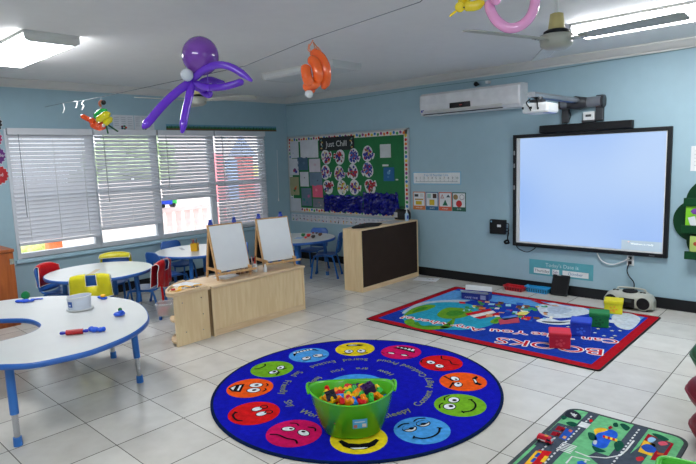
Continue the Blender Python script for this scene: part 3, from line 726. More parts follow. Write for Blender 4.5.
b.loft(paint((30, 84, 170), .3), [ring(.034, .0862), ring(.078, .0885)], closed=False, cap=False); b.loft(paint((210, 220, 240), .3), [[(r_*.4/.4*math.cos(a), r_*math.sin(a), z) for a in np.linspace(-2.12, -1.9, 6)] for z, r_ in ((.044, .0872), (.056, .0878))], closed=False, cap=False); b.build('sticker', t)
# pencil box on table 2
c = F(195, 251, TH)
t = thing('pencil_box', 'yellow box of pencils on the round table by the window', 'pencil box', (c.x, c.y, TH+.0006), .7)
b = B(); tapered(b, paint((236, 178, 28), .4), -.042, .042, -.042, .042, 0, .10, .95, .004); b.build('box', t)
for k, (x, y, cc) in enumerate(((-.02, -.01, (150, 30, 40)), (-.01, .01, (60, 30, 30)), (.0, -.02, (180, 30, 40)), (.02, .01, (110, 20, 30)), (.025, -.015, (60, 60, 80)))):
    b = B(); p, q = V((x*.6, y*.6, .006)), V((x*1.3, y*1.3, .150)); b.cyl(paint(cc, .4), p, q, .005, n=8); b.cyl(paint((225, 190, 140)), q, q+(q-p).normalized()*.012, .005, .001, 8); b.build('pencil', t)
def streak(label, pts, z, rgb, w):
    b = B(); b.stroke(paint(rgb, .6), [F(*p, z).xy for p in pts], w, z+.0014)
    tag(b.build('paper_strip', loc=(*F(*pts[0], z).xy, z)), label, 'paper')
def flat_paper(label, px, z, sx, sy, rz, rgb):
    c = F(*px, z); t = thing('paper_strip', label, 'paper', (c.x, c.y, z), rz); B().box(paint(rgb), (-sx/2, -sy/2, .0006), (sx/2, sy/2, .0022)).build('sheet', t)
flat_paper('narrow tan paper strip on the table with the yellow aprons', (94, 272), TH, .05, .32, .9, (206, 188, 160))
flat_paper('thin grey paper strip on the pencil box table', (182, 249), TH, .04, .22, 1.2, (170, 172, 180))
# corner table toys
for nm, px, rgb, lab in (('toy_piece', (303, 236.5), (30, 120, 60), 'green round toy on the corner table'), ('toy_piece', (308.5, 236.8), (196, 30, 36), 'red toy lump on the corner table, right of the green one'), ('toy_piece', (305.5, 238.5), (210, 40, 40), 'small red toy in front of the green one on the corner table'),
                         ('toy_piece', (313, 238.3), (70, 62, 56), 'dark grey toy on the corner table'), ('toy_piece', (320, 236), (96, 62, 46), 'brown toy standing at the right of the corner table'), ('toy_piece', (316.5, 234), (60, 50, 56), 'small dark toy at the back of the corner table'), ('toy_piece', (313, 233.8), (130, 60, 60), 'small dark red toy at the back left of the corner table')):
    c = F(*px, TH); t = thing(nm, lab, 'toy', (c.x, c.y, TH+.0006)); b = B(); r_ = .026 if 'small' not in lab else .016
    b.ball(paint(rgb, .4), (0, 0, r_*.9), (r_*1.2, r_, r_*.9), 12); b.ball(paint(rgb, .4), (r_*.8, .3*r_, r_*1.2), (r_*.6, r_*.6, r_*.6), 10); b.build('lump', t)
flat_paper('pale blue paper on the corner table', (299, 238), TH, .10, .16, .5, (150, 178, 214))

# ================================================================== emotions rug
RC = V((4.545, -3.455, 0)); RR = 1.025; RZ = .011
c_blue = carpet((12, 18, 172)); c_ink = carpet((10, 10, 18)); c_wht = carpet((232, 236, 240)); c_txt = carpet((150, 160, 40))
b = B(); circ = [(RR*math.cos(2*PI*i/96), RR*math.sin(2*PI*i/96)) for i in range(96)]
b.prism(c_blue, circ, 0, RZ, m2=carpet((8, 20, 60)))
b.loft(carpet((8, 30, 70)), [[(x*k, y*k, z) for x, y in circ] for k, z in ((1.0, .0), (1.012, .003), (1.012, RZ), (.992, RZ+.0012))], cap=False)
z1, z2, z3, z4 = RZ+.001, RZ+.0018, RZ+.0026, RZ+.0034
b.disc(carpet((64, 150, 226)), 0, 0, .22, .22, z1)
fc = dict(yellow=(232, 206, 30), pink=(206, 16, 92), red=(206, 20, 24), orange=(236, 88, 20), green=(116, 176, 36), blue=(74, 156, 226))
faces = [(95, 'yellow', 'Scared', 0), (65, 'pink', 'Proud', 1), (36, 'red', 'Confused', 2), (12, 'orange', 'Angry', 3), (-16, 'green', 'Content', 4), (-44, 'blue', 'Sleepy', 5), (-78, 'yellow', 'Happy', 6),
         (-107, 'pink', 'Worried', 7), (-133, 'red', 'Shy', 8), (-164, 'orange', 'Friendly', 9), (166.5, 'green', 'Sad', 10), (130, 'blue', 'Excited', 11)]
pix = [(355, 349), (401, 352), (441, 363), (463, 381.5), (460, 405), (422, 430), (359, 444), (294, 433), (254, 413), (250, 388), (272, 369), (309, 355)]
for k, (_, colr, word, kind) in enumerate(faces):
    p = F(*pix[k], RZ)-RC; a = math.atan2(p.y, p.x); rr_ = .775 if k in (6,) else max(.735, min(.80, p.xy.length))
    c = V((rr_*math.cos(a), rr_*math.sin(a), 0))
    X = Matrix.Translation(c) @ Matrix.Rotation(a+PI/2, 4, 'Z')      # local +y points to the rug centre
    R_ = .171
    b.disc(carpet(fc[colr]), 0, 0, R_, R_, z1, X=X); X = X @ Matrix.Diagonal((1.2, 1.2, 1, 1))
    E = lambda x, y, rx, ry, px=0, py=0, pr=.4, an=0: (b.disc(c_ink, x, y, rx+.006, ry+.006, z2, an, X), b.disc(c_wht, x, y, rx, ry, z3, an, X), b.disc(c_ink, x+px*rx, y+py*ry, rx*pr, min(ry, rx)*pr*1.1, z4, 0, X))
    K = lambda pts, w=.010: b.stroke(c_ink, spline([(q[0], q[1], 0) for q in pts], 6), w, z4, X)
    if kind in (0,):
        E(-.045, .05, .028, .030, .2, -.1); E(.045, .05, .028, .030, -.2, -.1); K([(-.09, .09), (-.06, .10), (-.03, .095)]); K([(.09, .09), (.06, .10), (.03, .095)])
        b.disc(c_ink, 0, -.075, .065, .020, z3, 0, X); b.disc(c_wht, .015, -.078, .035, .008, z4, 0, X)
    elif kind == 1:
        for s_ in (-1, 1): K([(s_*.02, .055), (s_*.05, .035), (s_*.085, .06)], .010); b.disc(c_wht, s_*.05, .055, .022, .010, z3, 0, X); K([(s_*.09, .085), (s_*.12, .07)], .008)
        b.flat(c_ink, [(-.10, -.02), (-.05, -.10), (.04, -.11), (.09, -.05), (.03, -.045), (-.04, -.03)], z2, X); 
        for i in range(5): b.flat(c_wht, [(-.075+i*.03, -.045-.008*i), (-.052+i*.03, -.048-.006*i), (-.052+i*.03, -.088), (-.072+i*.03, -.08)], z3, X)
    elif kind == 2:
        E(-.04, .045, .028, .024, .1, 0, .35); E(.045, .05, .030, .024, -.1, .1, .35); K([(-.10, -.07), (-.06, -.045), (0, -.07), (.05, -.05), (.10, -.085)]); K([(.075, .10), (.10, .09), (.115, .06)])
        K([(-.09, .09), (-.06, .10)], .008)
    elif kind == 3:
        E(-.045, .04, .032, .022, .4, -.2, .35, -.3); E(.045, .04, .032, .022, -.4, -.2, .35, .3); K([(-.09, .10), (-.04, .075), (-.01, .06)], .012); K([(.09, .10), (.04, .075), (.01, .06)], .012)
        b.flat(c_ink, [(-.07, -.085), (-.05, -.06), (.04, -.065), (.075, -.10), (.05, -.105), (.02, -.085), (-.03, -.085), (-.055, -.105)], z2, X); b.flat(c_wht, [(-.03, -.068), (.03, -.07), (.015, -.08), (-.025, -.08)], z3, X)
    elif kind in (4, 5):
        E(-.045, .045, .034, .030, .2, -.2, .4); E(.045, .05, .034, .028, -.1, -.2, .4)
        if kind == 5:
            for s_ in (-1, 1): b.flat(carpet(fc['blue']), [(s_*.045-.036, .045), (s_*.045+.036, .045), (s_*.045+.030, .068), (s_*.045, .080), (s_*.045-.030, .068)], z4, X); K([(s_*.045-.038, .045), (s_*.045, .038), (s_*.045+.038, .045)], .007)
        K([(-.09, .085), (-.05, .10), (-.015, .09)], .009); K([(.09, .09), (.05, .105), (.015, .092)], .009)
        K([(-.08, -.04), (-.05, -.075), (0, -.085), (.05, -.07), (.085, -.035)], .011); K([(-.09, -.05), (-.07, -.03)], .009); K([(.095, -.045), (.075, -.025)], .009)
    elif kind == 6:
        E(-.05, .06, .030, .026); E(.05, .06, .030, .026)
        b.flat(c_ink, [(-.10, -.02), (-.085, -.005), (-.05, -.04), (0, -.05), (.05, -.04), (.085, -.005), (.10, -.02), (.075, -.07), (.03, -.10), (-.03, -.10), (-.075, -.07)], z2, X)
        b.flat(c_wht, [(-.045, -.085), (.045, -.085), (.02, -.097), (-.02, -.097)], z3, X)
    elif kind == 7:
        E(-.05, .02, .032, .020, .4, .3, .35, .4); E(.045, .02, .034, .022, -.2, .4, .35, -.3); K([(-.08, .075), (-.045, .085), (-.02, .07)], .009); K([(.03, .08), (.07, .085), (.09, .06)], .009)
        K([(-.10, -.07), (-.06, -.055), (0, -.065), (.05, -.06), (.08, -.085)], .011)
    elif kind == 8:
        for s_ in (-1, 1): E(s_*.035, .03, .022, .028, 0, .8, .3); b.disc(c_ink, s_*.037, .072, .026, .024, z2, 0, X); b.disc(carpet((190, 30, 24)), s_*.037, .072, .018, .016, z3, 0, X)
        K([(-.06, -.085), (-.03, -.11), (.03, -.11), (.06, -.085)], .011); K([(-.07, -.09), (-.05, -.078)], .01)
    elif kind == 9:
        for s_ in (-1, 1): E(s_*.038, .03, .030, .038, 0, .1, .42); K([(s_*.06, .09), (s_*.035, .105), (s_*.015, .095)], .009)
        b.flat(c_ink, [(-.06, -.045), (.06, -.045), (.05, -.10), (0, -.135), (-.05, -.10)], z2, X); b.flat(c_wht, [(-.04, -.06), (.04, -.06), (.035, -.072), (-.035, -.072)], z3, X); b.flat(c_wht, [(-.035, -.095), (.035, -.095), (.0, -.12)], z3, X)
    elif kind == 10:
        E(-.042, .04, .030, .022, .2, .1, .4, .3); E(.042, .045, .030, .022, -.2, .1, .5, -.3); K([(-.05, .085), (-.02, .075)], .01); K([(.08, .095), (.02, .08)], .012)
        K([(-.05, -.10), (-.02, -.075), (.03, -.08), (.055, -.105)], .010)
    else:
        for s_ in (-1, 1): E(s_*.045, .05, .032, .024, -.3*s_, -.3, .4, .3*s_); K([(s_*.09, .09), (s_*.05, .095), (s_*.03, .09)], .008)
        b.flat(c_ink, [(-.10, -.03), (-.06, -.075), (0, -.085), (.06, -.075), (.10, -.03), (.09, -.075), (.05, -.115), (-.05, -.115), (-.09, -.075)], z2, X)
        for i in range(6): b.flat(c_wht, [(-.072+i*.026, -.083), (-.052+i*.026, -.083), (-.054+i*.026, -.105), (-.070+i*.026, -.105)], z3, X)
    ra = .53
    b.text(c_txt, word, .078, None, fn=lambda v, a=a, ra=ra: V(((ra-v.y)*math.cos(a+v.x/ra), (ra-v.y)*math.sin(a+v.x/ra), z2)))
for word, deg in (('How', 88), ('are', 124), ('you', 158), ('feeling', 205), ('today?', -30)):
    a = math.radians(deg); ra = .33
    b.text(c_txt, word, .075, None, fn=lambda v, a=a, ra=ra: V(((ra-v.y)*math.cos(a+v.x/ra), (ra-v.y)*math.sin(a+v.x/ra), z2)))
o = b.build('round_rug'); o.location = RC
tag(o, 'round bright blue rug ringed with twelve coloured emotion faces', 'rug')

# ================================================================== books rug
bx0, bx1, by0, by1 = 3.49, 5.80, -2.115, -.385
O2 = V(((bx0+bx1)/2, (by0+by1)/2, 0)); b = B(); z0 = .010
pr = [(x-O2.x, y-O2.y) for x, y in rrect(bx0, by0, bx1, by1, .03)]
b.prism(carpet((166, 14, 30)), pr, 0, z0, m2=M_dk)
b.loft(M_dk, [[(x*k, y*k, z) for x, y in pr] for k, z in ((1.0, 0), (1.008, .002), (1.008, z0), (.996, z0+.001))], cap=False)
inn = rrect(bx0+.085, by0+.085, bx1-.085, by1-.085, .01)
b.flat(carpet((20, 54, 156)), [(x-O2.x, y-O2.y) for x, y in inn], z0+.0008)
def G(pts, z=z0): return [tuple((F(*p, z)-O2).xy) for p in pts]
def rugpoly(rgb, pts, lv, sm=False):
    q = G(pts)
    if sm: q = [tuple(v.xy) for v in spline([(*p, 0) for p in q], 5, True)]
    b.flat(carpet(rgb), q, z0+.0008+.0006*lv)
def clampin(pl): return [(min(max(x, bx0+.09-O2.x), bx1-.09-O2.x), min(max(y, by0+.09-O2.y), by1-.09-O2.y)) for x, y in pl]
# light sky along the wall side
sky = clampin(G([(410, 300), (452, 290), (540, 298), (645, 317), (632, 326), (600, 314), (560, 309), (520, 305), (480, 300), (440, 302), (420, 308), (400, 312)]))
b.flat(carpet((88, 150, 208)), sky, z0+.0014)
rugpoly((172, 186, 196), [(402, 313), (420, 303), (452, 300), (470, 301), (440, 305), (415, 312)], 2, True)
# clouds
rugpoly((196, 206, 214), [(538, 306), (552, 303), (566, 306), (584, 308), (590, 313), (578, 316), (566, 318), (552, 318), (541, 314)], 2, True)
rugpoly((170, 184, 200), [(548, 308), (560, 306), (572, 310), (562, 314), (550, 313)], 3, True)
rugpoly((196, 206, 214), [(612, 316), (626, 313), (640, 318), (636, 326), (628, 330), (616, 326)], 2, True)
# globe with land
rugpoly((40, 150, 178), [(402, 319), (412, 309), (434, 303), (462, 303), (484, 309), (499, 317), (494, 324), (476, 329), (452, 330), (424, 327)], 3, True)
for pts in ([(437, 315), (447, 308), (466, 309), (473, 313), (462, 318), (446, 319)], [(404, 316), (412, 309), (426, 305), (436, 306), (428, 310), (416, 313)], [(404, 322), (412, 319), (420, 326), (440, 326), (450, 328), (430, 330), (412, 327)],
            [(490, 322), (498, 317), (502, 320), (496, 324)], [(450, 321), (455, 318), (452, 327), (440, 328)]):
    rugpoly((98, 150, 38), pts, 4, True)
    q = [(.5*(x+sum(p[0] for p in pts)/len(pts)), .5*(y+sum(p[1] for p in pts)/len(pts))) for x, y in pts]; rugpoly((60, 128, 40), q, 5, True)
# flags, books and children along the rim of the globe
cl = [(190, 30, 40), (228, 224, 214), (40, 90, 180), (214, 190, 70), (120, 80, 50), (60, 140, 80), (150, 200, 220), (206, 150, 110), (90, 60, 50), (220, 120, 60)]
rs = random.Random(5)
for k in range(70):
    t = rs.random(); x = 462+t*84+rs.uniform(-6, 6); y = 303+4*t+rs.uniform(-5, 8+8*t)
    if y < 300.5: continue
    w, h_ = rs.uniform(3, 7), rs.uniform(1.2, 3); sk = rs.uniform(-2, 2)
    rugpoly(rs.choice(cl), [(x, y), (x+w, y+.4), (x+w+sk, y+h_), (x+sk, y+h_-.3)], 5+.15*k % 3)
for pts, c_ in (([(465, 314), (490, 309), (492, 311), (468, 316)], (190, 30, 40)), ([(470, 316), (493, 311), (496, 313), (474, 318)], (230, 226, 220)), ([(474, 318), (498, 313), (500, 315), (480, 319.5)], (190, 30, 40)),
                ([(498, 320), (518, 317), (520, 323), (500, 325)], (176, 70, 90)), ([(502, 318), (516, 315), (518, 318), (504, 321)], (90, 130, 200)), ([(524, 309), (532, 309.5), (530, 311.5), (522, 311)], (60, 150, 150)), ([(520, 312), (530, 312.5), (526, 315.5), (516, 315)], (224, 214, 110)),
                ([(530, 300.5), (540, 301.5), (552, 306), (540, 304)], (176, 24, 40))): rugpoly(c_, pts, 7.5)
# open white book sketch and stars
rugpoly((210, 216, 220), [(536, 321), (548, 318), (560, 321), (572, 320), (577, 323), (562, 325), (548, 324)], 3, True); rugpoly((60, 66, 80), [(542, 321.5), (556, 322), (570, 322), (560, 323.5), (546, 323)], 4, True)
rugpoly((200, 206, 212), [(604, 321), (616, 320), (626, 323), (618, 324)], 3, True)
for x, y in ((592, 325), (598, 329), (604, 336), (612, 331), (618, 326), (609, 327), (601, 325), (620, 331), (615, 336), (595, 333), (568, 327), (570, 331), (607, 323), (560, 329), (612, 338)):
    c = F(x, y, z0)-O2; b.flat(carpet((214, 224, 170)), [(c.x+.022*(1 if i % 2 else .42)*math.cos(i*PI/5), c.y+.022*(1 if i % 2 else .42)*math.sin(i*PI/5)) for i in range(10)], z0+.003)
# lettering, read from the wall side
def word(t, p0, p1, size, lv=4):
    a = F(*p0, z0)-O2; c = F(*p1, z0)-O2; d = (c-a).xy; ang = math.atan2(d.y, d.x); m = (a+c)/2
    X0 = Matrix.Translation((m.x, m.y, 0)) @ Matrix.Rotation(ang, 4, 'Z')
    vs, fs = text_mesh(t, size); wd = max(v.x for v in vs)-min(v.x for v in vs); k = d.length/wd
    for (mm, g, z) in ((carpet((226, 226, 230)), .011, z0+.0030), (carpet((196, 20, 40)), 0, z0+.0038)):
        offs = [(g*math.cos(a_), g*math.sin(a_)) for a_ in [2*PI*i/8 for i in range(8)]] if g else [(0, 0)]
        for i_, (ox, oy) in enumerate(offs):
            b.add(mm, [V((v.x*k+ox, v.y+oy, z+i_*.00004)) for v in vs], fs, False, X0)
word('BOOKS', (603, 352.5), (497, 340), .22)
word('Can Take', (618, 342), (532, 333.5), .15)
word('You', (527, 333.2), (490, 330.5), .15)
word('Anywhere!', (482, 330.5), (402, 317), .14)
o = b.build('rectangular_rug'); o.location = O2
tag(o, 'rectangular blue rug with dark red border, a globe and lettering about books', 'rug')

# ================================================================== road play mat
mx0, mx1, my0, my1 = 5.862, 6.545, -4.15, -2.828
b = B(); O3 = V(((mx0+mx1)/2, (my0+my1)/2, 0)); z0m = .006
pr = [(x-O3.x, y-O3.y) for x, y in rrect(mx0, my0, mx1, my1, .09)]
b.prism(carpet((74, 80, 84)), pr, 0, z0m, m2=M_dk)
b.flat(carpet((112, 190, 134)), offset(pr, -.022), z0m+.0005)
def mp(rgb, pts, lv=1, sm=False):
    q = [tuple((F(*p, z0m)-O3).xy) for p in pts]
    if sm: q = [tuple(v.xy) for v in spline([(*p, 0) for p in q], 5, True)]
    b.flat(carpet(rgb), q, z0m+.0006*(lv+1))
road = (72, 82, 96)
L2 = lambda x, y: (x-O3.x, y-O3.y)
def lp(rgb, pts, lv=1): b.flat(carpet(rgb), [L2(*p) for p in pts], z0m+.0006*(lv+1))
def xy(px): return tuple(F(*px, z0m).xy)
ax, bx_, cx_, dx_ = xy((588, 412))[0], xy((597, 416))[0], xy((634, 424))[0], xy((649, 428))[0]
r_a0, r_a1 = xy((589, 412))[0], xy((600, 414.5))[0]
r_b0, r_b1 = xy((634, 425))[0], xy((649, 428.5))[0]
lp(road, [(r_a0, my0+.03), (r_a1, my0+.03), (r_a1, my1-.022), (r_a0, my1-.022)]); lp(road, [(r_b0, my0+.03), (r_b1, my0+.03), (r_b1, my1-.022), (r_b0, my1-.022)], 1.15)
yc0, yc1 = xy((606, 455))[1], xy((612, 462))[1]
mp(road, [(596, 452), (608, 456), (625, 458), (640, 446), (650, 452), (640, 466), (600, 466), (588, 456)], 1.3)
lp(road, [(mx0+.025, -3.10-.0), (mx0+.14, -3.10), (mx0+.14, my0+.03), (mx0+.025, my0+.03)], 1.45)
lp(road, [(mx0+.025, -3.42), (r_a0+.01, -3.42), (r_a0+.01, -3.30), (mx0+.025, -3.30)], 1.6)
lp((112, 190, 134), [(mx0+.024, -3.44), (mx0+.040, -3.44), (mx0+.040, my0+.1), (mx0+.024, my0+.1)], 2)
for x in ((r_a0+r_a1)/2, (r_b0+r_b1)/2, mx0+.085):
    y = my1-.06
    while y > my0+.1:
        if not (x < mx0+.1 and y > -3.12): lp((222, 226, 226), [(x-.005, y-.022), (x+.005, y-.022), (x+.005, y), (x-.005, y)], 2)
        y -= .04
for i in range(5):
    x = r_a0+.012+i*(r_a1-r_a0-.01)/5; lp((232, 236, 236), [(x, -3.07), (x+.012, -3.07), (x+.012, -3.00), (x, -3.00)], 3)
for i in range(6):
    y = -3.41+i*.018; lp((232, 236, 236), [(mx0+.14, y), (mx0+.22, y), (mx0+.22, y+.009), (mx0+.14, y+.009)], 3)
# helipad
mp((40, 46, 58), [(565, 416), (568, 411), (575, 411), (581, 416), (580, 420), (573, 419)], 2, True)
for st in ([(571, 413.2), (575, 417.5)], [(572, 415.8), (577, 415)], [(573.6, 414), (576, 416.6)]):
    b.stroke(carpet((225, 228, 228)), [L2(*xy(p)) for p in st], .010, z0m+.0030)
for pts in ([(561, 417), (564, 416), (567, 418), (563, 420)], [(566, 423), (572, 422), (578, 425), (572, 427)], [(588, 433), (594, 434), (597, 440), (590, 440)], [(620, 425), (624, 424), (630, 428), (626, 431)], [(592, 446), (600, 449), (606, 452), (596, 452)], [(614, 444), (620, 441), (624, 446), (617, 452)],
            [(652, 434), (660, 435), (669, 440), (662, 441)], [(613, 424), (617, 423), (618, 427), (614, 427)]): mp((22, 84, 66), pts, 3, True)
# rescue station roofs
mp((150, 22, 40), [(558, 426), (566, 428), (563, 432), (555, 430)], 2); mp((150, 22, 40), [(553, 431.5), (562, 433), (558, 437), (550, 435)], 2)
mp((40, 84, 176), [(566, 428.5), (575, 431), (566, 441), (559, 438)], 2); mp((206, 100, 80), [(570, 429.5), (573, 431), (571, 433), (568, 431)], 3); mp((206, 150, 90), [(564, 436), (567, 437), (565, 439.5), (562, 438)], 3)
mp((70, 76, 88), [(546, 433), (550, 430), (552, 431), (548, 436)], 2)
# bus depot with yellow and red
mp((204, 30, 36), [(539, 450), (552, 452), (538, 468), (522, 466)], 2); mp((238, 190, 50), [(536, 451), (542, 452), (530, 466), (524, 465)], 3); mp((40, 84, 176), [(538, 453), (541, 454), (537, 458), (534, 457)], 4); mp((40, 84, 176), [(534, 458), (537, 459), (533, 463), (530, 462)], 4); mp((238, 190, 50), [(545, 456), (549, 457), (544, 463), (540, 462)], 3)
# lake, sand and striped bridge
mp((236, 188, 50), [(594, 430), (600, 428), (606, 429), (608, 432), (600, 433), (596, 435)], 2, True)
mp((40, 96, 214), [(594, 440), (597, 434), (604, 432), (611, 430), (617, 433), (617, 438), (611, 441), (606, 448), (598, 448), (592, 445)], 3, True)
for i in range(6):
    x = 603+i*2.4; y = 435.5+i*.7; mp(((200, 30, 36), (240, 200, 60))[i % 2], [(x, y), (x+2.4, y+.7), (x+2.0, y+3.2), (x-.4, y+2.5)], 5)
mp((200, 208, 214), [(594, 441), (597, 441.5), (596, 445), (593, 444)], 5, True)
mp((150, 20, 50), [(608, 427.5), (611, 426), (613, 428.5), (609, 430)], 5); mp((200, 30, 36), [(589, 420), (592, 419.5), (593, 422), (590, 423)], 5)
# fairground at the right
mp((160, 24, 40), [(648, 434), (674, 444), (663, 462), (650, 460), (655, 452), (640, 446)], 2); mp((70, 78, 90), [(652, 436.5), (671, 444), (662, 456), (656, 450), (650, 444)], 3)
mp((236, 188, 50), [(644, 440.5), (656, 445), (652, 456.5), (638, 452)], 3); mp((40, 84, 180), [(641, 447), (648, 444.5), (656, 449), (654, 453), (646, 452)], 4, True); mp((150, 196, 226), [(648, 439), (652, 437.5), (656, 440), (652, 443), (648, 442)], 5, True)
mp((196, 50, 60), [(636, 458), (642, 457), (644, 460), (638, 461.5)], 3, True); mp((214, 90, 110), [(658, 443), (664, 442), (668, 445), (661, 446)], 5, True); mp((200, 90, 40), [(657, 453), (664, 454), (663, 456), (657, 455)], 5)
# parking
for st in ([(566, 464), (572, 457), (590, 461)], [(585, 463), (586, 461)]): b.stroke(carpet((222, 226, 226)), [L2(*xy(p)) for p in st], .010, z0m+.0036)
mp((40, 96, 200), [(577, 462), (582, 461), (588, 465), (578, 467)], 3)
# curved white line
b.stroke(carpet((222, 226, 226)), [L2(*xy(p)) for p in [(575, 452), (588, 457), (606, 458.5), (620, 456), (626, 451), (634, 441)]], .010, z0m+.0036)
o = b.build('play_mat'); o.location = O3
tag(o, 'green and grey road map play mat at the bottom right of the photo', 'play mat')
# red bus on the mat
zb = z0m+.002
c = F(545, 442.5, zb); d = F(553, 444.5, zb)-F(538, 439.5, zb)
t = thing('toy_bus', 'small red toy bus parked on the road play mat', 'toy bus', (c.x, c.y, zb), math.atan2(d.y, d.x))
b = B(); b.box(paint((214, 24, 52), .3), (-.044, -.016, .008), (.044, .016, .034), .005); b.box(paint((214, 24, 52), .3), (-.040, -.014, .030), (.034, .014, .043), .005); b.build('body', t)
B().box(paint((200, 214, 226), .1), (.034, -.013, .022), (.0446, .013, .034), .001).build('windscreen', t)
B().box(paint((40, 44, 60), .2), (.014, -.0168, .023), (.036, .0168, .033), .001).build('cab_window', t)
B().box(paint((226, 150, 30), .3), (.0, -.010, .0425), (.016, .010, .0455), .001).build('roof_sign', t)
B().box(M_white, (-.034, -.0165, .014), (.008, .0165, .020)).build('stripe', t)
for x in (-.026, .026):
    for y in (-.0165, .0165): B().cyl(M_black, (x, y-.003, .009), (x, y+.003, .009), .009, n=14).build('wheel', t)

# ================================================================== green tub of bricks
M_tub = mat('lime_plastic', (96, 206, 40), .22, var=.02, trans=.25)
TBZ = RZ+.0036
tc_ = V((4.975, -3.967, TBZ)); TA = YAW
t = thing('toy_tub', 'lime green oval tub full of building bricks on the round rug', 'tub', (tc_.x, tc_.y, TBZ), TA)
def ovr(a_, b_, z, zz=0, n=56): return [(a_*math.cos(q), b_*math.sin(q), z+zz*abs(math.cos(q))**2.2) for q in [2*PI*i/n for i in range(n)]]
prof = [(.160, .112, 0, 0), (.174, .124, .010, 0), (.194, .140, .06, 0), (.198, .143, .062, 0), (.212, .156, .115, 0), (.216, .159, .117, 0), (.232, .172, .175, .006), (.236, .175, .178, .008), (.252, .189, .236, .035), (.262, .197, .246, .042), (.266, .201, .242, .041), (.261, .196, .237, .038)]
b = B(); rings = [ovr(*p) for p in prof]; inner = [ovr(p[0]-.006, p[1]-.006, max(p[2], .006), p[3]) for p in [prof[9], prof[8], prof[6], prof[4], prof[2], prof[0]]]
b.loft(M_tub, rings[:10]+inner, cap=False); b.add(M_tub, rings[0], [tuple(reversed(range(56)))]); b.add(M_tub, inner[-1], [tuple(range(56))])
b.loft(M_tub, [rings[9], rings[10], rings[11], rings[8]], cap=False); b.build('tub_body', t)
b = B()
for s_ in (-1, 1):
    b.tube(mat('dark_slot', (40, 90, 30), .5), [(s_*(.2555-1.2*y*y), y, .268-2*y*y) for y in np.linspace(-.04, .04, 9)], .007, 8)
    B().tube(M_tub, spline([(s_*.254, -.075, .274), (s_*.262, -.05, .288), (s_*.268, 0, .296), (s_*.262, .05, .288), (s_*.254, .075, .274)], 5), .008, 8).build('handle', t)
b.build('handle_slot', t)
def sx(z): return .1505+.0135*math.sin(0)
b = B()
y_ = lambda x, z: -((.123+.29*z)*math.sqrt(max(0, 1-(x/(.177+.33*z))**2)))-.004
pts = [[(x, y_(x, z)-.0015, z) for x in np.linspace(.0, .085, 7)] for z in (.085, .150)]
b.loft(paint((84, 176, 216), .4), pts, closed=False, cap=False)
pts = [[(x, y_(x, z)-.0025, z) for x in np.linspace(x0, x0+.02, 3)] for x0 in (.006,) for z in (.090, .112)]; b.loft(paint((206, 120, 90), .4), pts, closed=False, cap=False)
pts = [[(x, y_(x, z)-.0025, z) for x in np.linspace(.055, .079, 3)] for z in (.092, .116)]; b.loft(paint((236, 220, 200), .4), pts, closed=False, cap=False)
pts = [[(x, y_(x, z)-.0025, z) for x in np.linspace(.012, .072, 5)] for z in (.128, .134)]; b.loft(M_white, pts, closed=False, cap=False)
b.build('label', t)
# bricks
bc = dict(red=(214, 24, 26), yellow=(250, 200, 20), orange=(252, 150, 20), green=(60, 190, 70), blue=(30, 130, 226), purple=(52, 24, 84), black=(22, 20, 34))
def brick(col, lab, L_=.054, W_=.028, H_=.028):
    t = thing('building_brick', lab, 'building brick', (0, 0, 0)); m = mat('brick_'+col, bc[col], .25)
    B().box(m, (-L_/2, -W_/2, -H_/2), (L_/2, W_/2, H_/2), .002).build('block', t)
    n = max(1, round(L_/.031)); k = max(1, round(W_/.031))
    for i in range(n):
        for j in range(k):
            x = (i-(n-1)/2)*.030; y = (j-(k-1)/2)*.030; b = B(); b.cyl(m, (x, y, H_/2), (x, y, H_/2+.007), .0095, n=12); b.build('stud', t)
    return t
protos = {}
MT = Matrix.Translation(t.location) @ Matrix.Rotation(TA, 4, 'Z'); rb = random.Random(11)
spots = []
for lay, z in ((0, .040), (1, .085), (2, .130), (3, .182), (4, .224)):
    k = (.165, .19, .205, .218, .190)[lay]; kk = (.115, .135, .15, .160, .135)[lay]
    nx_ = 5 if lay < 3 else 8; ny_ = 4 if lay < 3 else 6
    for i in range(nx_):
        for j in range(ny_):
            x = (i-(nx_-1)/2)/((nx_-1)/2)*(k-.035)+rb.uniform(-.010, .010); y = (j-(ny_-1)/2)/((ny_-1)/2)*(kk-.030)+rb.uniform(-.009, .009)
            if (x/(k-.016))**2+(y/(kk-.014))**2 < 1: spots.append((x, y, z+rb.uniform(-.004, .010), lay))
cols = ['red', 'yellow', 'yellow', 'red', 'orange', 'green', 'blue', 'red', 'yellow', 'orange', 'green', 'red', 'blue', 'yellow', 'green', 'blue', 'red', 'purple']
last = None
top_ones = []
for n_, (x, y, z, lay) in enumerate(spots):
    cc = rb.choice([c for c in cols if c != last]); last = cc
    if lay >= 3 and x < -.08 and cc in ('blue', 'purple'): cc = rb.choice(['orange', 'yellow'])
    big = cc == 'purple'
    p = MT @ V((x, y, z)); w_ = .45 if lay < 3 else .8; rot = (rb.uniform(-w_, w_), rb.uniform(-w_, w_), rb.uniform(0, PI))
    lab = '%s building brick buried low in the lime green tub' % cc
    if cc not in protos: protos[cc] = brick(cc, lab); o = protos[cc]; o['group'] = '%s building bricks buried in the tub' % cc; o.location = p; o.rotation_euler = rot
    else: o = dup(protos[cc], p, rot=rot)
    if lay >= 3: top_ones.append(((p-CAM).dot(rt), cc, lay, o))
nth = ['first', 'second', 'third', 'fourth', 'fifth', 'sixth', 'seventh', 'eighth', 'ninth', 'tenth', 'eleventh', 'twelfth', 'thirteenth', 'fourteenth']
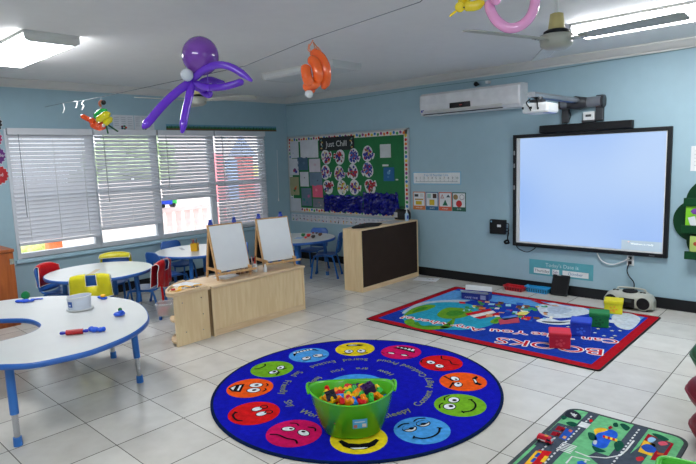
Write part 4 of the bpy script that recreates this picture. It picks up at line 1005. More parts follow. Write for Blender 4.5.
for cc in protos:
    for lay, wd in ((3, 'around the rim of'), (4, 'on top of')):
        for i_, q_ in enumerate(sorted([q_ for q_ in top_ones if q_[1] == cc and q_[2] == lay], key=lambda q_: q_[0])):
            q_[3]['label'] = '%s brick %s the heap in the tub, %s from left' % (cc, wd, nth[i_]); q_[3]['group'] = 'building bricks showing in the tub'
p = MT @ V((-.125, -.05, .245)); t = brick('black', 'large black building brick at the front left of the tub', .062, .062); t.location = p; t.rotation_euler = (.7, -.2, TA+.3)
p = MT @ V((.10, .0, .260)); t = brick('purple', 'large dark purple building brick on top at the right of the tub', .075, .060, .05); t['group'] = ''; del t['group']; t.location = p; t.rotation_euler = (.1, -.3, TA+.4)

# ================================================================== interactive whiteboard and its fittings
def screen_mat():
    m = bpy.data.materials.new('desktop_picture'); m.use_nodes = True; nt = m.node_tree; N = nt.nodes; L = nt.links; p = N['Principled BSDF']
    tc = N.new('ShaderNodeTexCoord'); mp_ = N.new('ShaderNodeMapping'); mp_.inputs['Rotation'].default_value = (0, 0, 0)
    gr = N.new('ShaderNodeTexNoise'); gr.inputs['Scale'].default_value = .9; gr.inputs['Detail'].default_value = 0
    L.new(tc.outputs['Object'], mp_.inputs[0]); L.new(mp_.outputs[0], gr.inputs['Vector'])
    cr = N.new('ShaderNodeValToRGB'); e = cr.color_ramp.elements; e[0].position = .3; e[1].position = .7
    e[0].color = (*lin((158, 194, 252)), 1); e[1].color = (*lin((192, 218, 254)), 1); L.new(gr.outputs['Fac'], cr.inputs[0])
    L.new(cr.outputs[0], p.inputs['Emission Color']); p.inputs['Emission Strength'].default_value = SCR; p.inputs['Base Color'].default_value = (.02, .02, .02, 1); p.inputs['Roughness'].default_value = .4
    return m
SCR = .93
sx0, sx1, sz0, sz1 = 4.084, 5.760, .535, 1.862
scx, scz = (sx0+sx1)/2, (sz0+sz1)/2
t = thing('interactive_whiteboard', 'large interactive whiteboard with a black frame showing a pale blue screen', 'whiteboard', (scx, 0, sz0))
hw_, hh = (sx1-sx0)/2, (sz1-sz0)
X = Matrix(((1,0,0,0),(0,0,-1,0),(0,1,0,0),(0,0,0,1)))
fr = .04; dp = .05
for lo, hi in (((-hw_, 0, .0), (-hw_+fr, hh, dp)), ((hw_-fr, 0, .0), (hw_, hh, dp)), ((-hw_+fr, 0, 0), (hw_-fr, fr, dp)), ((-hw_+fr, hh-fr, 0), (hw_-fr, hh, dp))):
    B().box(M_black, lo, hi, .005, X=X).build('frame', t)
B().box(M_white, (-hw_+fr, fr, .01), (hw_-fr, hh-fr, .034), X=X).build('board_surface', t)
B().box(screen_mat(), (-hw_+fr+.045, fr+.018, .034), (hw_-fr-.012, hh-fr-.006, .0345), X=X).build('screen_picture', t)
b = B(); b.box(mat('dialog_grey', (150, 166, 178), .6, emit=.8, var=.01), (hw_-fr-.40, fr+.018, .0345), (hw_-fr-.014, fr+.12, .0350), X=X)
b.text(mat('dialog_text', (226, 232, 236), .5, emit=.9), 'Windows is ready', .030, X @ Matrix.Translation((hw_-.24, fr+.085, .0354))); b.disc(mat('dialog_mark', (226, 190, 170), .5, emit=.8), hw_-.37, fr+.105, .008, .006, .0354, X=X); b.build('dialog_box', t)
b = B()
for z in (1.13, .98, .72): b.box(mat('frame_button', (150, 152, 156), .4), (-hw_+.008, z-.04, dp), (-hw_+.028, z+.01, dp+.002), .001, X=X)
b.build('side_button', t)
b = B(); b.text(mat('frame_button', (150, 152, 156), .4), 'board', .02, X @ Matrix.Translation((hw_-.14, .018, dp+.001))); b.build('small_mark', t)
# sound bar on top
a0, a1 = S(540, 126, .05), S(633, 124, .05)
t = thing('sound_bar', 'long black speaker bar on top of the whiteboard', 'speaker', ((a0.x+a1.x)/2, 0, sz1+.002))
w = (a1.x-a0.x)/2
B().box(M_black, (-w, -.075, 0), (w, -.004, .085), .008).build('housing', t)
B().box(M_dk, (-w+.02, -.078, .01), (w-.02, -.074, .075), .002).build('grille', t)
# projector mount
bA, bB_ = S(562, 105, .06), S(602, 105, .06); mz = S(580, 103, .06).z
t = thing('projector_mount', 'grey wall bracket with a long arm above the whiteboard', 'wall mount', (5.0, 0, mz))
M_grey = mat('mount_grey', (150, 154, 160), .3, metal=.6); M_dg = mat('mount_dark', (52, 54, 58), .4)
x0_, x1_ = bA.x-5.0, bB_.x-5.0
B().cyl(M_grey, (x0_, -.06, 0), (x1_, -.06, 0), .055, n=24).build('cross_tube', t)
for x in (x0_+.03, x1_-.03):
    B().box(M_dg, (x-.04, -.05, -.20), (x+.04, -.002, .0+(.07 if x > 0 else .02)), .01).build('wall_plate', t)
for s_, x in ((-1, x0_), (1, x1_)): B().cyl(M_dg, (x, -.06, 0), (x+s_*.025, -.06, 0), .065 if s_ > 0 else .052, n=24).build('end_cap', t)
xm = S(577, 103, .1).x-5.0
b = B(); b.loft(M_dg, [[(xm-.10, y, z) for y, z in ((-.13, -.05), (-.02, -.05), (-.02, .05), (-.13, .05))], [(xm, y, z) for y, z in ((-.15, -.07), (-.01, -.07), (-.01, .07), (-.15, .07))], [(xm+.10, y, z) for y, z in ((-.13, -.05), (-.02, -.05), (-.02, .05), (-.13, .05))]]); b.build('clamp', t)
pe = S(531, 95, .95)
arm0 = V((xm, -.1, .02)); arm1 = pe-V((5.0, 0, mz))
d = (arm1-arm0); q = V((0, 0, 1)); sd = d.cross(q).normalized()
B().loft(M_grey, [[p+sd*x+q*z for x, z in ((-.045, -.02), (.045, -.02), (.05, .01), (.03, .03), (-.03, .03), (-.05, .01))] for p in (arm0, arm1)], smooth=False).build('arm', t)
B().loft(mat('arm_blue', (96, 124, 176), .3), [[p+sd*x+q*z for x, z in ((-.030, -.024), (.030, -.024), (.030, -.019), (-.030, -.019))] for p in (arm0.lerp(arm1, .08), arm0.lerp(arm1, .92))], smooth=False).build('underside', t)
# projector
pc = S(541, 108, .85)
t = thing('projector', 'white short throw projector hanging from the arm in front of the wall', 'projector', tuple(pc), .06)
pw = .5*abs((S(552, 108, .85)-S(526, 108, .85)).x)
B().box(M_white, (-pw, -.16, -.055), (pw*.95, .14, .045), .02).build('housing', t)
b = B()
for x, w_, z in ((-.13, .03, .0), (-.06, .05, .0), (.02, .03, -.01)): b.box(M_dk, (x, -.1625, z-.012), (x+w_*.6, -.158, z+.010), .001)
b.build('sockets', t)
B().box(mat('vent_lilac', (150, 160, 214), .4), (.06, -.12, -.058), (pw*.9, .10, -.053), .002).build('lower_cover', t)
b = B(); b.cyl(M_dg, (-.02, 0, .045), (-.02, 0, .11), .05, .035); b.box(M_dg, (-.10, -.06, .06), (.03, .05, .085), .008); b.ball(M_dg, (-.04, -.02, .12), .035, 12); b.build('ball_joint', t)
B().tube(M_dk, spline([(-.08, -.08, .09), (-.09, -.15, .05), (-.05, -.175, .0), (-.04, -.165, -.03)], 5), .006, 8).build('cable', t)
B().tube(M_dk, spline([(.0, -.06, .10), (.02, -.15, .06), (.03, -.175, .0)], 5), .006, 8).build('cable', t)
# receiver on the bar
pc = S(588, 118, .06)
t = thing('small_receiver', 'small white box hanging under the bracket above the speaker bar', 'box', (pc.x, -.002, sz1+.089))
B().box(M_white, (-.06, -.05, 0.02), (.06, -.0, .115), .01).build('housing', t); B().box(M_dg, (-.07, -.055, 0), (.07, 0, .025), .006).build('base', t)
B().box(M_dg, (-.03, -.052, .06), (.03, -.049, .085), .002).build('window', t)
b = B()
for k in (0, 1):
    p0 = S(566+k*4, 112, .03); p1 = S(562+k*5, 123, .02); b.tube(M_dk, spline([p0, p0.lerp(p1, .5)+V((.02, 0, 0)), V((p1.x, -.03, sz1+.089))], 5), .005, 6)
tag(b.build('cable_pair', loc=tuple(S(566, 112, .03))), 'pair of black cables from the bracket down to the speaker bar', 'cable')

# ================================================================== air conditioner
off = .20
L0, L1 = S(419.5, 104, off), S(521, 93, off); zt = .5*(S(470, 89, off).z+S(440, 91, off).z); zb_ = .5*(S(470, 112, off).z+S(440, 114.5, off).z)
x1ac = S(527, 94, .02).x
t = thing('air_conditioner', 'white split air conditioner on the wall left of the projector', 'air conditioner', ((L0.x+x1ac)/2, 0, zb_))
w = (x1ac-L0.x)/2; hh_ = zt-zb_
prof = [(0, .0), (-.10, -.005), (-.17, .01), (-.205, .05), (-.215, hh_*.5), (-.205, hh_-.03), (-.16, hh_), (0, hh_+.005)]
B().loft(mat('ac_white', (222, 222, 224), .25, coat=.4), [[(x, p[0]*k, p[1]) for p in prof] for x, k in ((-w, .93), (-w+.02, 1), (w-.02, 1), (w, .93))], smooth=False).build('casing', t)
b = B(); b.loft(M_fix, [[(x, -.196+dy, .035+dz) for dy, dz in ((0, 0), (-.004, -.003), (-.05+.02, .028), (.0, .03))] for x in (-w+.06, w-.22)], smooth=False); b.build('air_flap', t)
B().box(M_dk, (-w+.05, -.19, .012), (w-.22, -.165, .020)).build('outlet_slot', t)
xx = S(461, 106.5, .21).x-t.location.x; b = B(); b.box(mat('ac_display', (20, 20, 24), .1), (xx-.16, -.219, hh_*.22), (xx+.13, -.205, hh_*.46), .003); b.box(paint((150, 60, 50)), (xx-.02, -.2195, hh_*.32), (xx+.02, -.2185, hh_*.36)); b.build('display', t)
B().box(paint((40, 60, 170), .3), (-w+.03, -.212, hh_*.16), (-w+.075, -.204, hh_*.26), .002).build('badge', t)
for px_, nm in (((476, 84), 'black'), ((487, 82), 'white')):
    p = S(*px_, .06); o = B(); 
    if nm == 'black': o.ball(M_dk, (0, 0, 0), (.03, .03, .03), 10); o.cyl(M_dk, (0, 0, 0), (0, .06, .0), .012, n=8); o = o.build('wall_hook'); tag(o, 'small dark hook above the air conditioner', 'hook')
    else: o.box(M_white, (-.02, -.01, -.015), (.02, .06, .015), .004); o = o.build('wall_clip'); tag(o, 'small white clip above the air conditioner', 'clip')
    o.location = p

# ================================================================== small things on the screen wall
def wallposter(name, label, cat, q, draw, off=.002, border=None, base=(228, 230, 230)):
    x0, x1, z0_, z1_ = q; t = thing(name, label, cat, ((x0+x1)/2, 0, (z0_+z1_)/2)); w, h_ = (x1-x0)/2, (z1_-z0_)/2
    b = B(); b.box(paint(border or base), (-w, -h_, 0), (w, h_, off), X=X)
    if border: b.box(paint(base), (-w+.012, -h_+.012, off), (w-.012, h_-.012, off+.0006), X=X)
    draw(b, w, h_, off+.0012); b.build('sheet', t); return t
TX = lambda b, s, size, x, y, z, c: b.text(paint(c), s, size, X @ Matrix.Translation((x, y, z)))
def dr(b, w, h_, z):
    TX(b, '0 to 10 Number Line', .045, 0, h_-.045, z, (90, 160, 200))
    b.box(paint((110, 120, 130)), (-w+.05, -h_+.036, z-.0005), (w-.05, -h_+.040, z), X=X)
    for i in range(11):
        x = -w+.06+i*(2*w-.12)/10; TX(b, str(i), .045, x, .0, z, [(60, 60, 70), (90, 90, 100), (80, 120, 110), (150, 110, 50)][i % 4]); b.box(paint((110, 120, 130)), (x-.002, -h_+.036, z-.0005), (x+.002, -h_+.06, z), X=X)
wallposter('number_line', 'white number line strip with blue edge beside the bulletin board', 'poster', (2.579, 3.343, 1.268, 1.437), dr, border=(120, 180, 210))
cx0 = [2.570, 2.783, 2.995, 3.205, 3.418]
def card(i, word, band, shape, label):
    def d(b, w, h_, z):
        b.box(paint(band), (-w+.004, -h_+.004, z-.0006), (w-.004, -h_+.055, z-.0002), X=X); TX(b, word, .030, 0, -h_+.030, z, (226, 226, 220)); shape(b, w, h_, z)
    wallposter('shape_card', label, 'card', (cx0[i]+.004, cx0[i+1]-.004, .918, 1.166), d, base=(222, 224, 226), border=band)
bxp = lambda b, c, x0, y0, x1, y1, z: b.box(paint(c), (x0, y0, z-.0006), (x1, y1, z), X=X)
def s0(b, w, h_, z): bxp(b, (200, 170, 30), -.055, -.055, .045, -.005, z); bxp(b, (50, 50, 56), -.075, .055, -.01, .09, z); bxp(b, (200, 202, 200), .02, .055, .07, .10, z); bxp(b, (176, 140, 60), -.07, .01, .07, .028, z)
def s1(b, w, h_, z): bxp(b, (200, 170, 30), -.04, -.055, .04, .02, z); bxp(b, (150, 190, 180), -.075, .04, -.015, .10, z); bxp(b, (70, 44, 40), .015, .04, .075, .10, z)
def s2(b, w, h_, z):
    b.flat(paint((20, 100, 70)), [(-.042, -.055), (.042, -.055), (0, .025)], z, X=X); b.flat(paint((180, 90, 90)), [(-.075, .04), (-.015, .04), (-.045, .10)], z, X=X); b.flat(paint((210, 210, 210)), [(-.062, .048), (-.028, .048), (-.045, .08)], z+.0004, X=X); b.flat(paint((70, 80, 90)), [(.015, .055), (.08, .055), (.05, .095)], z, X=X)
def s3(b, w, h_, z):
    b.disc(paint((200, 40, 44)), 0, -.025, .045, .045, z, X=X); b.disc(paint((150, 124, 80)), -.05, .062, .036, .036, z, X=X); b.disc(paint((120, 120, 124)), .045, .062, .036, .036, z, X=X); b.disc(paint((226, 226, 226)), .045, .062, .030, .030, z+.0004, X=X)
card(0, 'rectangle', (206, 120, 60), s0, 'shape card with a yellow rectangle, orange band reading rectangle')
card(1, 'square', (40, 100, 140), s1, 'shape card with a yellow square, blue band reading square')
card(2, 'triangle', (206, 92, 60), s2, 'shape card with a green triangle, orange band reading triangle')
card(3, 'circle', (24, 84, 66), s3, 'shape card with a red circle, dark green band reading circle')
def dr(b, w, h_, z):
    TX(b, "Today's Date is", .062, .02, h_-.055, z, (196, 220, 226))
    for x0, x1, s, c in ((-w+.06, -.12, 'Thursday', (40, 44, 50)), (-.09, -.01, '5th', (120, 70, 130)), (.03, w-.05, 'October', (60, 130, 170))):
        bxp(b, (230, 232, 232), x0, -h_+.02, x1, -h_+.085, z); TX(b, s, .048, (x0+x1)/2, -h_+.052, z+.0006, c)
wallposter('date_poster', 'teal poster about the date, low on the wall under the whiteboard', 'poster', (4.278, 5.026, .198, .382), dr, base=(88, 164, 176))
# black box with cables
t = thing('control_box', 'small black box with a white sticker left of the whiteboard', 'box', (3.878, 0, .66))
B().box(M_black, (-.105, -.045, 0), (.105, 0, .178), .006).build('housing', t); B().box(M_white, (.0, -.0465, .09), (.05, -.045, .12)).build('sticker', t); B().box(paint((120, 170, 200)), (-.09, -.0465, .145), (-.07, -.045, .165)).build('badge', t)
b = B()
for k, (z0_, z1_) in enumerate(((.80, .60), (.74, .62), (.70, .585))): b.tube(M_dk, spline([(3.985, -.03, z0_), (4.03, -.04, z0_-.01), (4.035, -.07, (z0_+z1_)/2), (4.01, -.03, z1_), (4.03, -.02, .56)], 5), .006, 6)
b.tube(M_dk, spline([(4.0, -.03, .59), (3.97, -.03, .57), (3.985, -.03, .55), (4.03, -.03, .56)], 5), .012, 6)
tag(b.build('cable_bundle', loc=(4.0, -.03, .6)), 'tangle of black cables between the black box and the whiteboard', 'cable')
P = [S(516, 245, .02), S(519, 249, .02), S(527, 252, .02), S(534, 249, .02), S(536, 246, .02)]
b = B(); b.tube(M_dk, spline(P, 5), .005, 6); tag(b.build('cable', loc=tuple(P[0])), 'black cable looping below the left end of the whiteboard', 'cable')
# outlet, plug leads
p = S(630.5, 260, 0)
t = thing('power_outlet', 'white wall power outlet below the whiteboard', 'outlet', (p.x, 0, p.z))
B().box(M_white, (-.036, -.008, -.06), (.036, 0, .06), .003).build('plate', t)
for z in (-.025, .025): B().box(M_dk, (-.016, -.03, z-.016), (.016, -.008, z+.016), .004).build('plug', t)
P = [S(597, 253, .02), S(602, 261, .02), S(612, 264.5, .02), S(622, 262, .02), V((p.x-.005, -.035, p.z+.025))]
b = B(); b.tube(M_white, spline(P, 6), .007, 8); tag(b.build('white_cable', loc=tuple(P[0])), 'white cable drooping from the whiteboard to the outlet', 'cable')
P = [V((p.x, -.035, p.z-.025)), S(627, 270, .03), S(629, 276, .03), S(634, 283, .05), V((S(634, 288, .1).x, -.12, .175))]
b = B(); b.tube(M_dk, spline(P, 6), .006, 8); tag(b.build('power_cable', loc=tuple(P[0])), 'black power cord from the outlet down to the boombox', 'cable')
# sheet of paper at the right of the screen
p = S(694, 158, 0); 
def dr(b, w, h_, z):
    for i in range(5): bxp(b, (170, 174, 180), -w+.03, h_-.05-.035*i, w-.04, h_-.045-.035*i, z)
wallposter('wall_notice', 'white paper notice on the wall above the tree shelf', 'paper', (S(691.3, 150).x, S(691.3, 150).x+.21, S(694, 171).z, S(694, 146).z), dr)
# string under the cornice
b = B(); P = [V((.02, -.02, 2.56))] + [S(a_, c_, .02) for a_, c_ in ((340, 101), (430, 87), (516, 76), (600, 62), (696, 47))]
b.tube(mat('string_green', (90, 120, 110), .8), P, .0025, 5); tag(b.build('wall_string', loc=tuple(P[0])), 'thin string stretched along the screen wall under the cornice', 'string')

# ================================================================== bulletin board
bbx0, bbx1, bbz0, bbz1 = .005, 2.535, .775, 2.045
bw, bh = (bbx1-bbx0)/2, (bbz1-bbz0)/2
t = thing('bulletin_board', 'green bulletin board with a colourful dotted border on the right wall', 'board', ((bbx0+bbx1)/2, 0, (bbz0+bbz1)/2))
B().box(M_green, (-bw+.02, -bh+.02, 0), (bw-.02, bh-.02, .012), X=X).build('felt_backing', t)
M_al = mat('aluminium_edge', (190, 192, 192), .35, metal=.5)
for lo, hi in (((-bw, -bh, 0), (-bw+.025, bh, .022)), ((bw-.025, -bh, 0), (bw, bh, .022)), ((-bw, -bh, 0), (bw, -bh+.025, .022)), ((-bw, bh-.025, 0), (bw, bh, .022))): B().box(M_al, lo, hi, .002, X=X).build('frame', t)
b = B(); bs = .065; e0 = .024
for lo, hi in (((-bw+e0, -bh+e0, .012), (-bw+e0+bs, bh-e0, .014)), ((bw-e0-bs, -bh+e0, .012), (bw-e0, bh-e0, .014)), ((-bw+e0, bh-e0-bs, .012), (bw-e0, bh-e0, .014)), ((-bw+e0, -bh+e0, .012), (bw-e0, -bh+e0+bs, .014))): b.box(paint((226, 224, 216)), lo, hi, X=X)
dots = [(200, 40, 40), (230, 200, 40), (40, 120, 190), (60, 150, 70), (150, 60, 130), (230, 120, 40)]
k = 0
for yy in (bh-e0-bs/2, -bh+e0+bs/2):
    x = -bw+e0+.04
    while x < bw-e0-.03: b.disc(paint(dots[k % 6]), x, yy+.006*(-1)**k, .024, .022, .0148, k*.7, X, 7); x += .058; k += 1
for xx in (-bw+e0+bs/2, bw-e0-bs/2):
    y = -bh+e0+.10
    while y < bh-e0-.06: b.disc(paint(dots[k % 6]), xx, y, .022, .024, .0148, k*.7, X, 7); y += .058; k += 1
b.build('border', t)
def bb(px): p = S(*px, .015); return (p.x-(bbx0+bbx1)/2, p.z-(bbz0+bbz1)/2)
def sheet(label, p0, p1, rgb, marks=(), cat='paper', name='pinned_paper', rot=0):
    (xa, za), (xb, zb_) = bb(p0), bb(p1); cx, cz = (xa+xb)/2, (za+zb_)/2
    t2 = thing(name, label, cat, ((bbx0+bbx1)/2+cx, -.0155, (bbz0+bbz1)/2+cz)); b = B(); w, h_ = abs(xb-xa)/2, abs(zb_-za)/2
    XX = X @ Matrix.Rotation(rot, 4, 'Z')
    n = 5; rows = [[(-w+2*w*i/n, -h_+2*h_*j/n, .002+.004*random.random()) for i in range(n+1)] for j in range(n+1)]
    b.add(paint(rgb, .7), [p for r_ in rows for p in r_], [(j*(n+1)+i, j*(n+1)+i+1, (j+1)*(n+1)+i+1, (j+1)*(n+1)+i) for j in range(n) for i in range(n)], False, XX)
    b.box(paint(rgb, .7), (-w, -h_, 0), (w, h_, .0015), X=XX)
    for (mx_, my_, r_, c_) in marks: b.disc(paint(c_), mx_*w, my_*h_, r_, r_*.8, .0075, mx_, XX, 9)
    b.build('sheet', t2); return t2
sheet('white drawing at the top left of the bulletin board', (290, 141.5), (299, 158), (206, 208, 214), [(-.3, -.4, .012, (150, 150, 180))])
sheet('large blank white sheet near the top left of the bulletin board', (300, 140.5), (318.5, 157.5), (214, 216, 220))
sheet('white drawing with a red and blue scribble at the left edge of the bulletin board', (289, 159), (299, 175), (206, 208, 214), [(.2, -.4, .04, (120, 50, 110)), (.5, -.6, .03, (60, 70, 160)), (0, -.5, .02, (200, 60, 60))])
sheet('pale sheet with faint pink scribble on the bulletin board', (309, 159), (320.5, 172), (206, 200, 206), [(.1, .1, .03, (200, 176, 186))])
sheet('long white sheet with one small mark in the middle of the papers', (300, 172), (309, 186.5), (210, 212, 216), [(.1, .2, .012, (60, 60, 70))])
sheet('grey blue painted sheet left of the cutouts on the bulletin board', (309.5, 172.5), (322.5, 186), (104, 128, 148), [(.3, -.2, .012, (60, 60, 90))])
sheet('tan drawing with a green and red shape on the bulletin board', (290, 177), (299.5, 195), (156, 156, 118), [(.2, -.3, .03, (180, 70, 40)), (.0, -.5, .028, (60, 120, 60)), (.4, -.1, .02, (210, 130, 40))])
sheet('grey sheet with teal and pink dabs on the bulletin board', (301.5, 188), (312, 206), (98, 120, 138), [(.5, .1, .03, (200, 90, 140)), (-.5, -.3, .03, (40, 130, 120)), (.1, -.6, .02, (60, 120, 130))])
sheet('white sheet at the bottom left corner of the bulletin board', (290.5, 198), (301.5, 211), (196, 200, 206))
sheet('square blue grey painted paper among the white sheets', (297.5, 157.5), (308, 170), (72, 100, 124), [(.3, .1, .03, (86, 114, 138))])
sheet('bright pink painted paper on the bulletin board', (312.5, 185), (323, 197.5), (222, 92, 122), [(-.2, .2, .03, (240, 130, 150))])
sheet('mottled grey collage paper at the bottom of the bulletin board', (313, 198.5), (324, 208), (120, 124, 134), [(.2, .2, .015, (180, 120, 120)), (-.4, -.2, .015, (70, 110, 120)), (.5, -.4, .012, (210, 200, 190))])
sheet('white ruled note pinned at the right of the bulletin board', (380, 144.5), (391, 157.5), (200, 206, 206), [(-.5+.25*i, .6-.0*i, .003, (150, 156, 156)) for i in range(5)])
sheet('small white strip above the blue card on the bulletin board', (382.5, 164.5), (388.5, 166.2), (206, 210, 206))
sheet('blue patterned card at the right of the bulletin board', (383.5, 167.5), (394.5, 181), (28, 96, 150), [(.0, .2, .03, (90, 150, 190)), (-.1, -.4, .02, (60, 120, 170)), (.2, .5, .015, (140, 180, 200))])
sheet('tiny white tag right of the blue card', (395.8, 179), (398.2, 180.3), (206, 210, 206))
# banner
(xa, za), (xb, zb_) = bb((319, 138)), bb((354.5, 149.5))
t = thing('banner', 'black banner with white lettering at the top of the bulletin board', 'banner', ((bbx0+bbx1)/2+(xa+xb)/2, -.0155, (bbz0+bbz1)/2+(za+zb_)/2)); w, h_ = (xb-xa)/2, (za-zb_)/2
b = B(); b.box(paint((24, 28, 30)), (-w, -h_, 0), (w, h_, .002), X=X); TX(b, 'Just Chill', .125, 0, -.005, .003, (214, 216, 214))
for s_ in (-1, 1):
    for k in range(5): b.disc(paint([(200, 170, 90), (90, 140, 130), (206, 206, 200)][k % 3]), s_*(w-.05-.02*(k % 2)), -h_*.6+k*h_*.3, .022, .012, .003+.0002*k, k*.9, X, 8)
b.build('banner_sheet', t)
# painted cutouts
def cutout(px, i, j, label):
    x, z = bb(px); t2 = thing('painted_cutout', label, 'paper cutout', ((bbx0+bbx1)/2+x, -.0155, (bbz0+bbz1)/2+z), 0); b = B(); rr = random.Random(i*7+j)
    rot = rr.uniform(-.5, .5); XX = X @ Matrix.Rotation(rot, 4, 'Z'); flip = -1 if rr.random() < .2 else 1
    body = [(flip*q[0], q[1]) for q in [(-.095, .0), (-.08, .075), (-.02, .115), (.05, .095), (.085, .05), (.07, .02), (.13, .045), (.135, -.01), (.12, -.05), (.065, -.02), (.09, -.06), (.04, -.115), (-.04, -.11), (-.085, -.06)]]
    pl_ = [tuple(v.xy) for v in spline([(q[0], q[1], 0) for q in body], 4, True)]
    b.prism(paint((216, 216, 216)), pl_, 0, .0025, X=XX)
    pal = [[(170, 30, 40), (36, 50, 150), (190, 170, 60), (120, 50, 130)], [(170, 24, 34), (180, 40, 50), (60, 110, 70), (120, 20, 40)], [(30, 46, 140), (90, 50, 140), (50, 90, 170), (160, 30, 40)]][(i+j*2) % 3] + [(30, 40, 130), (208, 206, 200)]
    if j == 2 and i == 1: pal = [(206, 190, 40), (170, 40, 50), (40, 130, 80), (206, 206, 200)]
    for k in range(42):
        a_ = rr.uniform(0, 2*PI); q = .088*rr.random()**.6; b.disc(paint(rr.choice(pal)), q*math.cos(a_)*.80, q*math.sin(a_)*1.02, rr.uniform(.016, .030), rr.uniform(.012, .022), .0030+.0001*k, a_, XX, 8)
    for k in range(4): b.disc(paint(rr.choice(pal[:2])), flip*rr.uniform(.085, .12), rr.uniform(-.03, .03), .016, .016, .0075+.0001*k, 0, XX, 8)
    b.build('cutout_shape', t2)
rows_ = [[(326, 157), (340, 157), (353.5, 156), (367.5, 153.5)], [(325.5, 172), (339, 173), (353, 171.5), (368, 169.5)], [(328, 187), (342, 187.5), (354.5, 187), (370, 186.5)]]
nm_ = ['top', 'middle', 'bottom']; cn_ = ['leftmost', 'second', 'third', 'rightmost']
for j in range(3):
    for i in range(4): cutout(rows_[j][i], i, j, 'painted paper cutout, %s of four in the %s row of the bulletin board' % (cn_[i], nm_[j]))
# crinkled blue paper
def crinkle(p0, p1, label, seed):
    (xa, za), (xb, zb_) = bb(p0), bb(p1); t2 = thing('crinkled_paper', label, 'paper', ((bbx0+bbx1)/2+(xa+xb)/2, -.0155, (bbz0+bbz1)/2+(za+zb_)/2)); w, h_ = (xb-xa)/2, (za-zb_)/2
    rr = random.Random(seed); nx_, ny_ = 26, 12; b = B(); vs = []
    for j in range(ny_+1):
        for i in range(nx_+1):
            e = .02*rr.uniform(-1, 1) if j in (0, ny_) else 0
            vs.append((-w+2*w*i/nx_+rr.uniform(-.008, .008), -h_+2*h_*j/ny_+e, .006+rr.random()*.038*(0.3 if i in (0, nx_) or j in (0, ny_) else 1)))
    b.add(mat('blue_foil', (4, 12, 118), .25, var=.3, scale=20), vs, [(j*(nx_+1)+i, j*(nx_+1)+i+1, (j+1)*(nx_+1)+i+1, (j+1)*(nx_+1)+i) for j in range(ny_) for i in range(nx_)], False, X)
    o = b.build('crinkled_sheet', t2); md = o.modifiers.new('s', 'SOLIDIFY'); md.thickness = .002
crinkle((324, 195), (363.5, 213), 'shiny crinkled blue paper, left half, along the bottom of the bulletin board', 1)
crinkle((363.5, 192.5), (399.5, 216), 'shiny crinkled blue paper, right half, along the bottom of the bulletin board', 2)
# alphabet strip under the board
t = thing('alphabet_strip', 'long strip of small picture cards below the bulletin board', 'wall strip', (1.17, 0, .690)); b = B(); w, h_ = 1.165, .062
b.box(paint((206, 208, 214)), (-w, -h_, 0), (w, h_, .002), X=X); rr = random.Random(3)
for i in range(26):
    x = -w+.045+i*(2*w-.09)/25; b.box(paint((150, 170, 190)), (x+.043, -h_, .002), (x+.045, h_, .0024), X=X)
    b.text(paint((70, 90, 130)), chr(65+i)+chr(97+i), .042, X @ Matrix.Translation((x, .034, .0030)))
    for k in range(3): b.disc(paint(rr.choice(dots+[(60, 50, 50), (90, 60, 40)])), x+rr.uniform(-.018, .018), -.022+rr.uniform(-.018, .015), rr.uniform(.006, .014), rr.uniform(.006, .012), .0030+.0002*k, k, X, 8)
b.build('strip_sheet', t)

# ================================================================== on the window wall
XW = Matrix(((0,0,1,0),(-1,0,0,0),(0,1,0,0),(0,0,0,1)))   # drawing x runs to -y for someone looking at the wall from inside: mirrored back below
XW = Matrix(((0,0,1,0),(1,0,0,0),(0,1,0,0),(0,0,0,1)))
t = thing('border_strip', 'long scenic border strip with grass above the right windows', 'wall strip', (0, (-2.225-.241)/2, 2.177)); b = B(); w = .995
b.box(paint((96, 150, 176)), (-w, -.040, 0), (w, .040, .002), X=XW); b.box(paint((110, 80, 50)), (-w, -.040, .002), (w, -.014, .0026), X=XW)
for i in range(66):
    x = -w+.03*i+.015; b.flat(paint([(24, 84, 44), (40, 110, 50)][i % 2]), [(x-.018, -.018), (x+.018, -.018), (x+.010, .012+.006*(i % 3)), (x-.006, .016)], .0032, X=XW)
b.build('strip_sheet', t)
for k, (y, lab) in enumerate(((-2.835, 'printed poster above the windows, the one nearer the colourful bird balloon'), (-2.545, 'printed poster above the windows, the one behind the purple balloon leg'))):
    t = thing('wall_poster', lab, 'poster', (0, y, 2.215)); b = B(); w, h_ = .14, .105
    b.box(paint((206, 210, 216)), (-w, -h_, 0), (w, h_, .002), X=XW)
    for c_ in range(3):
        for r_ in range(5): b.box(paint((168, 174, 184)), (-w+.02+c_*.09, .07-r_*.026, .002), (-w+.08+c_*.09, .078-r_*.026, .0026), X=XW)
    for q, cc in enumerate(((190, 60, 40), (30, 100, 60), (110, 30, 60), (20, 70, 90), (30, 90, 50))): b.disc(paint(cc), .0+.028*math.cos(q*1.26), -.055+.018*math.sin(q*1.26), .016, .014, .003+.0002*q, 0, XW, 12)
    b.build('sheet', t)
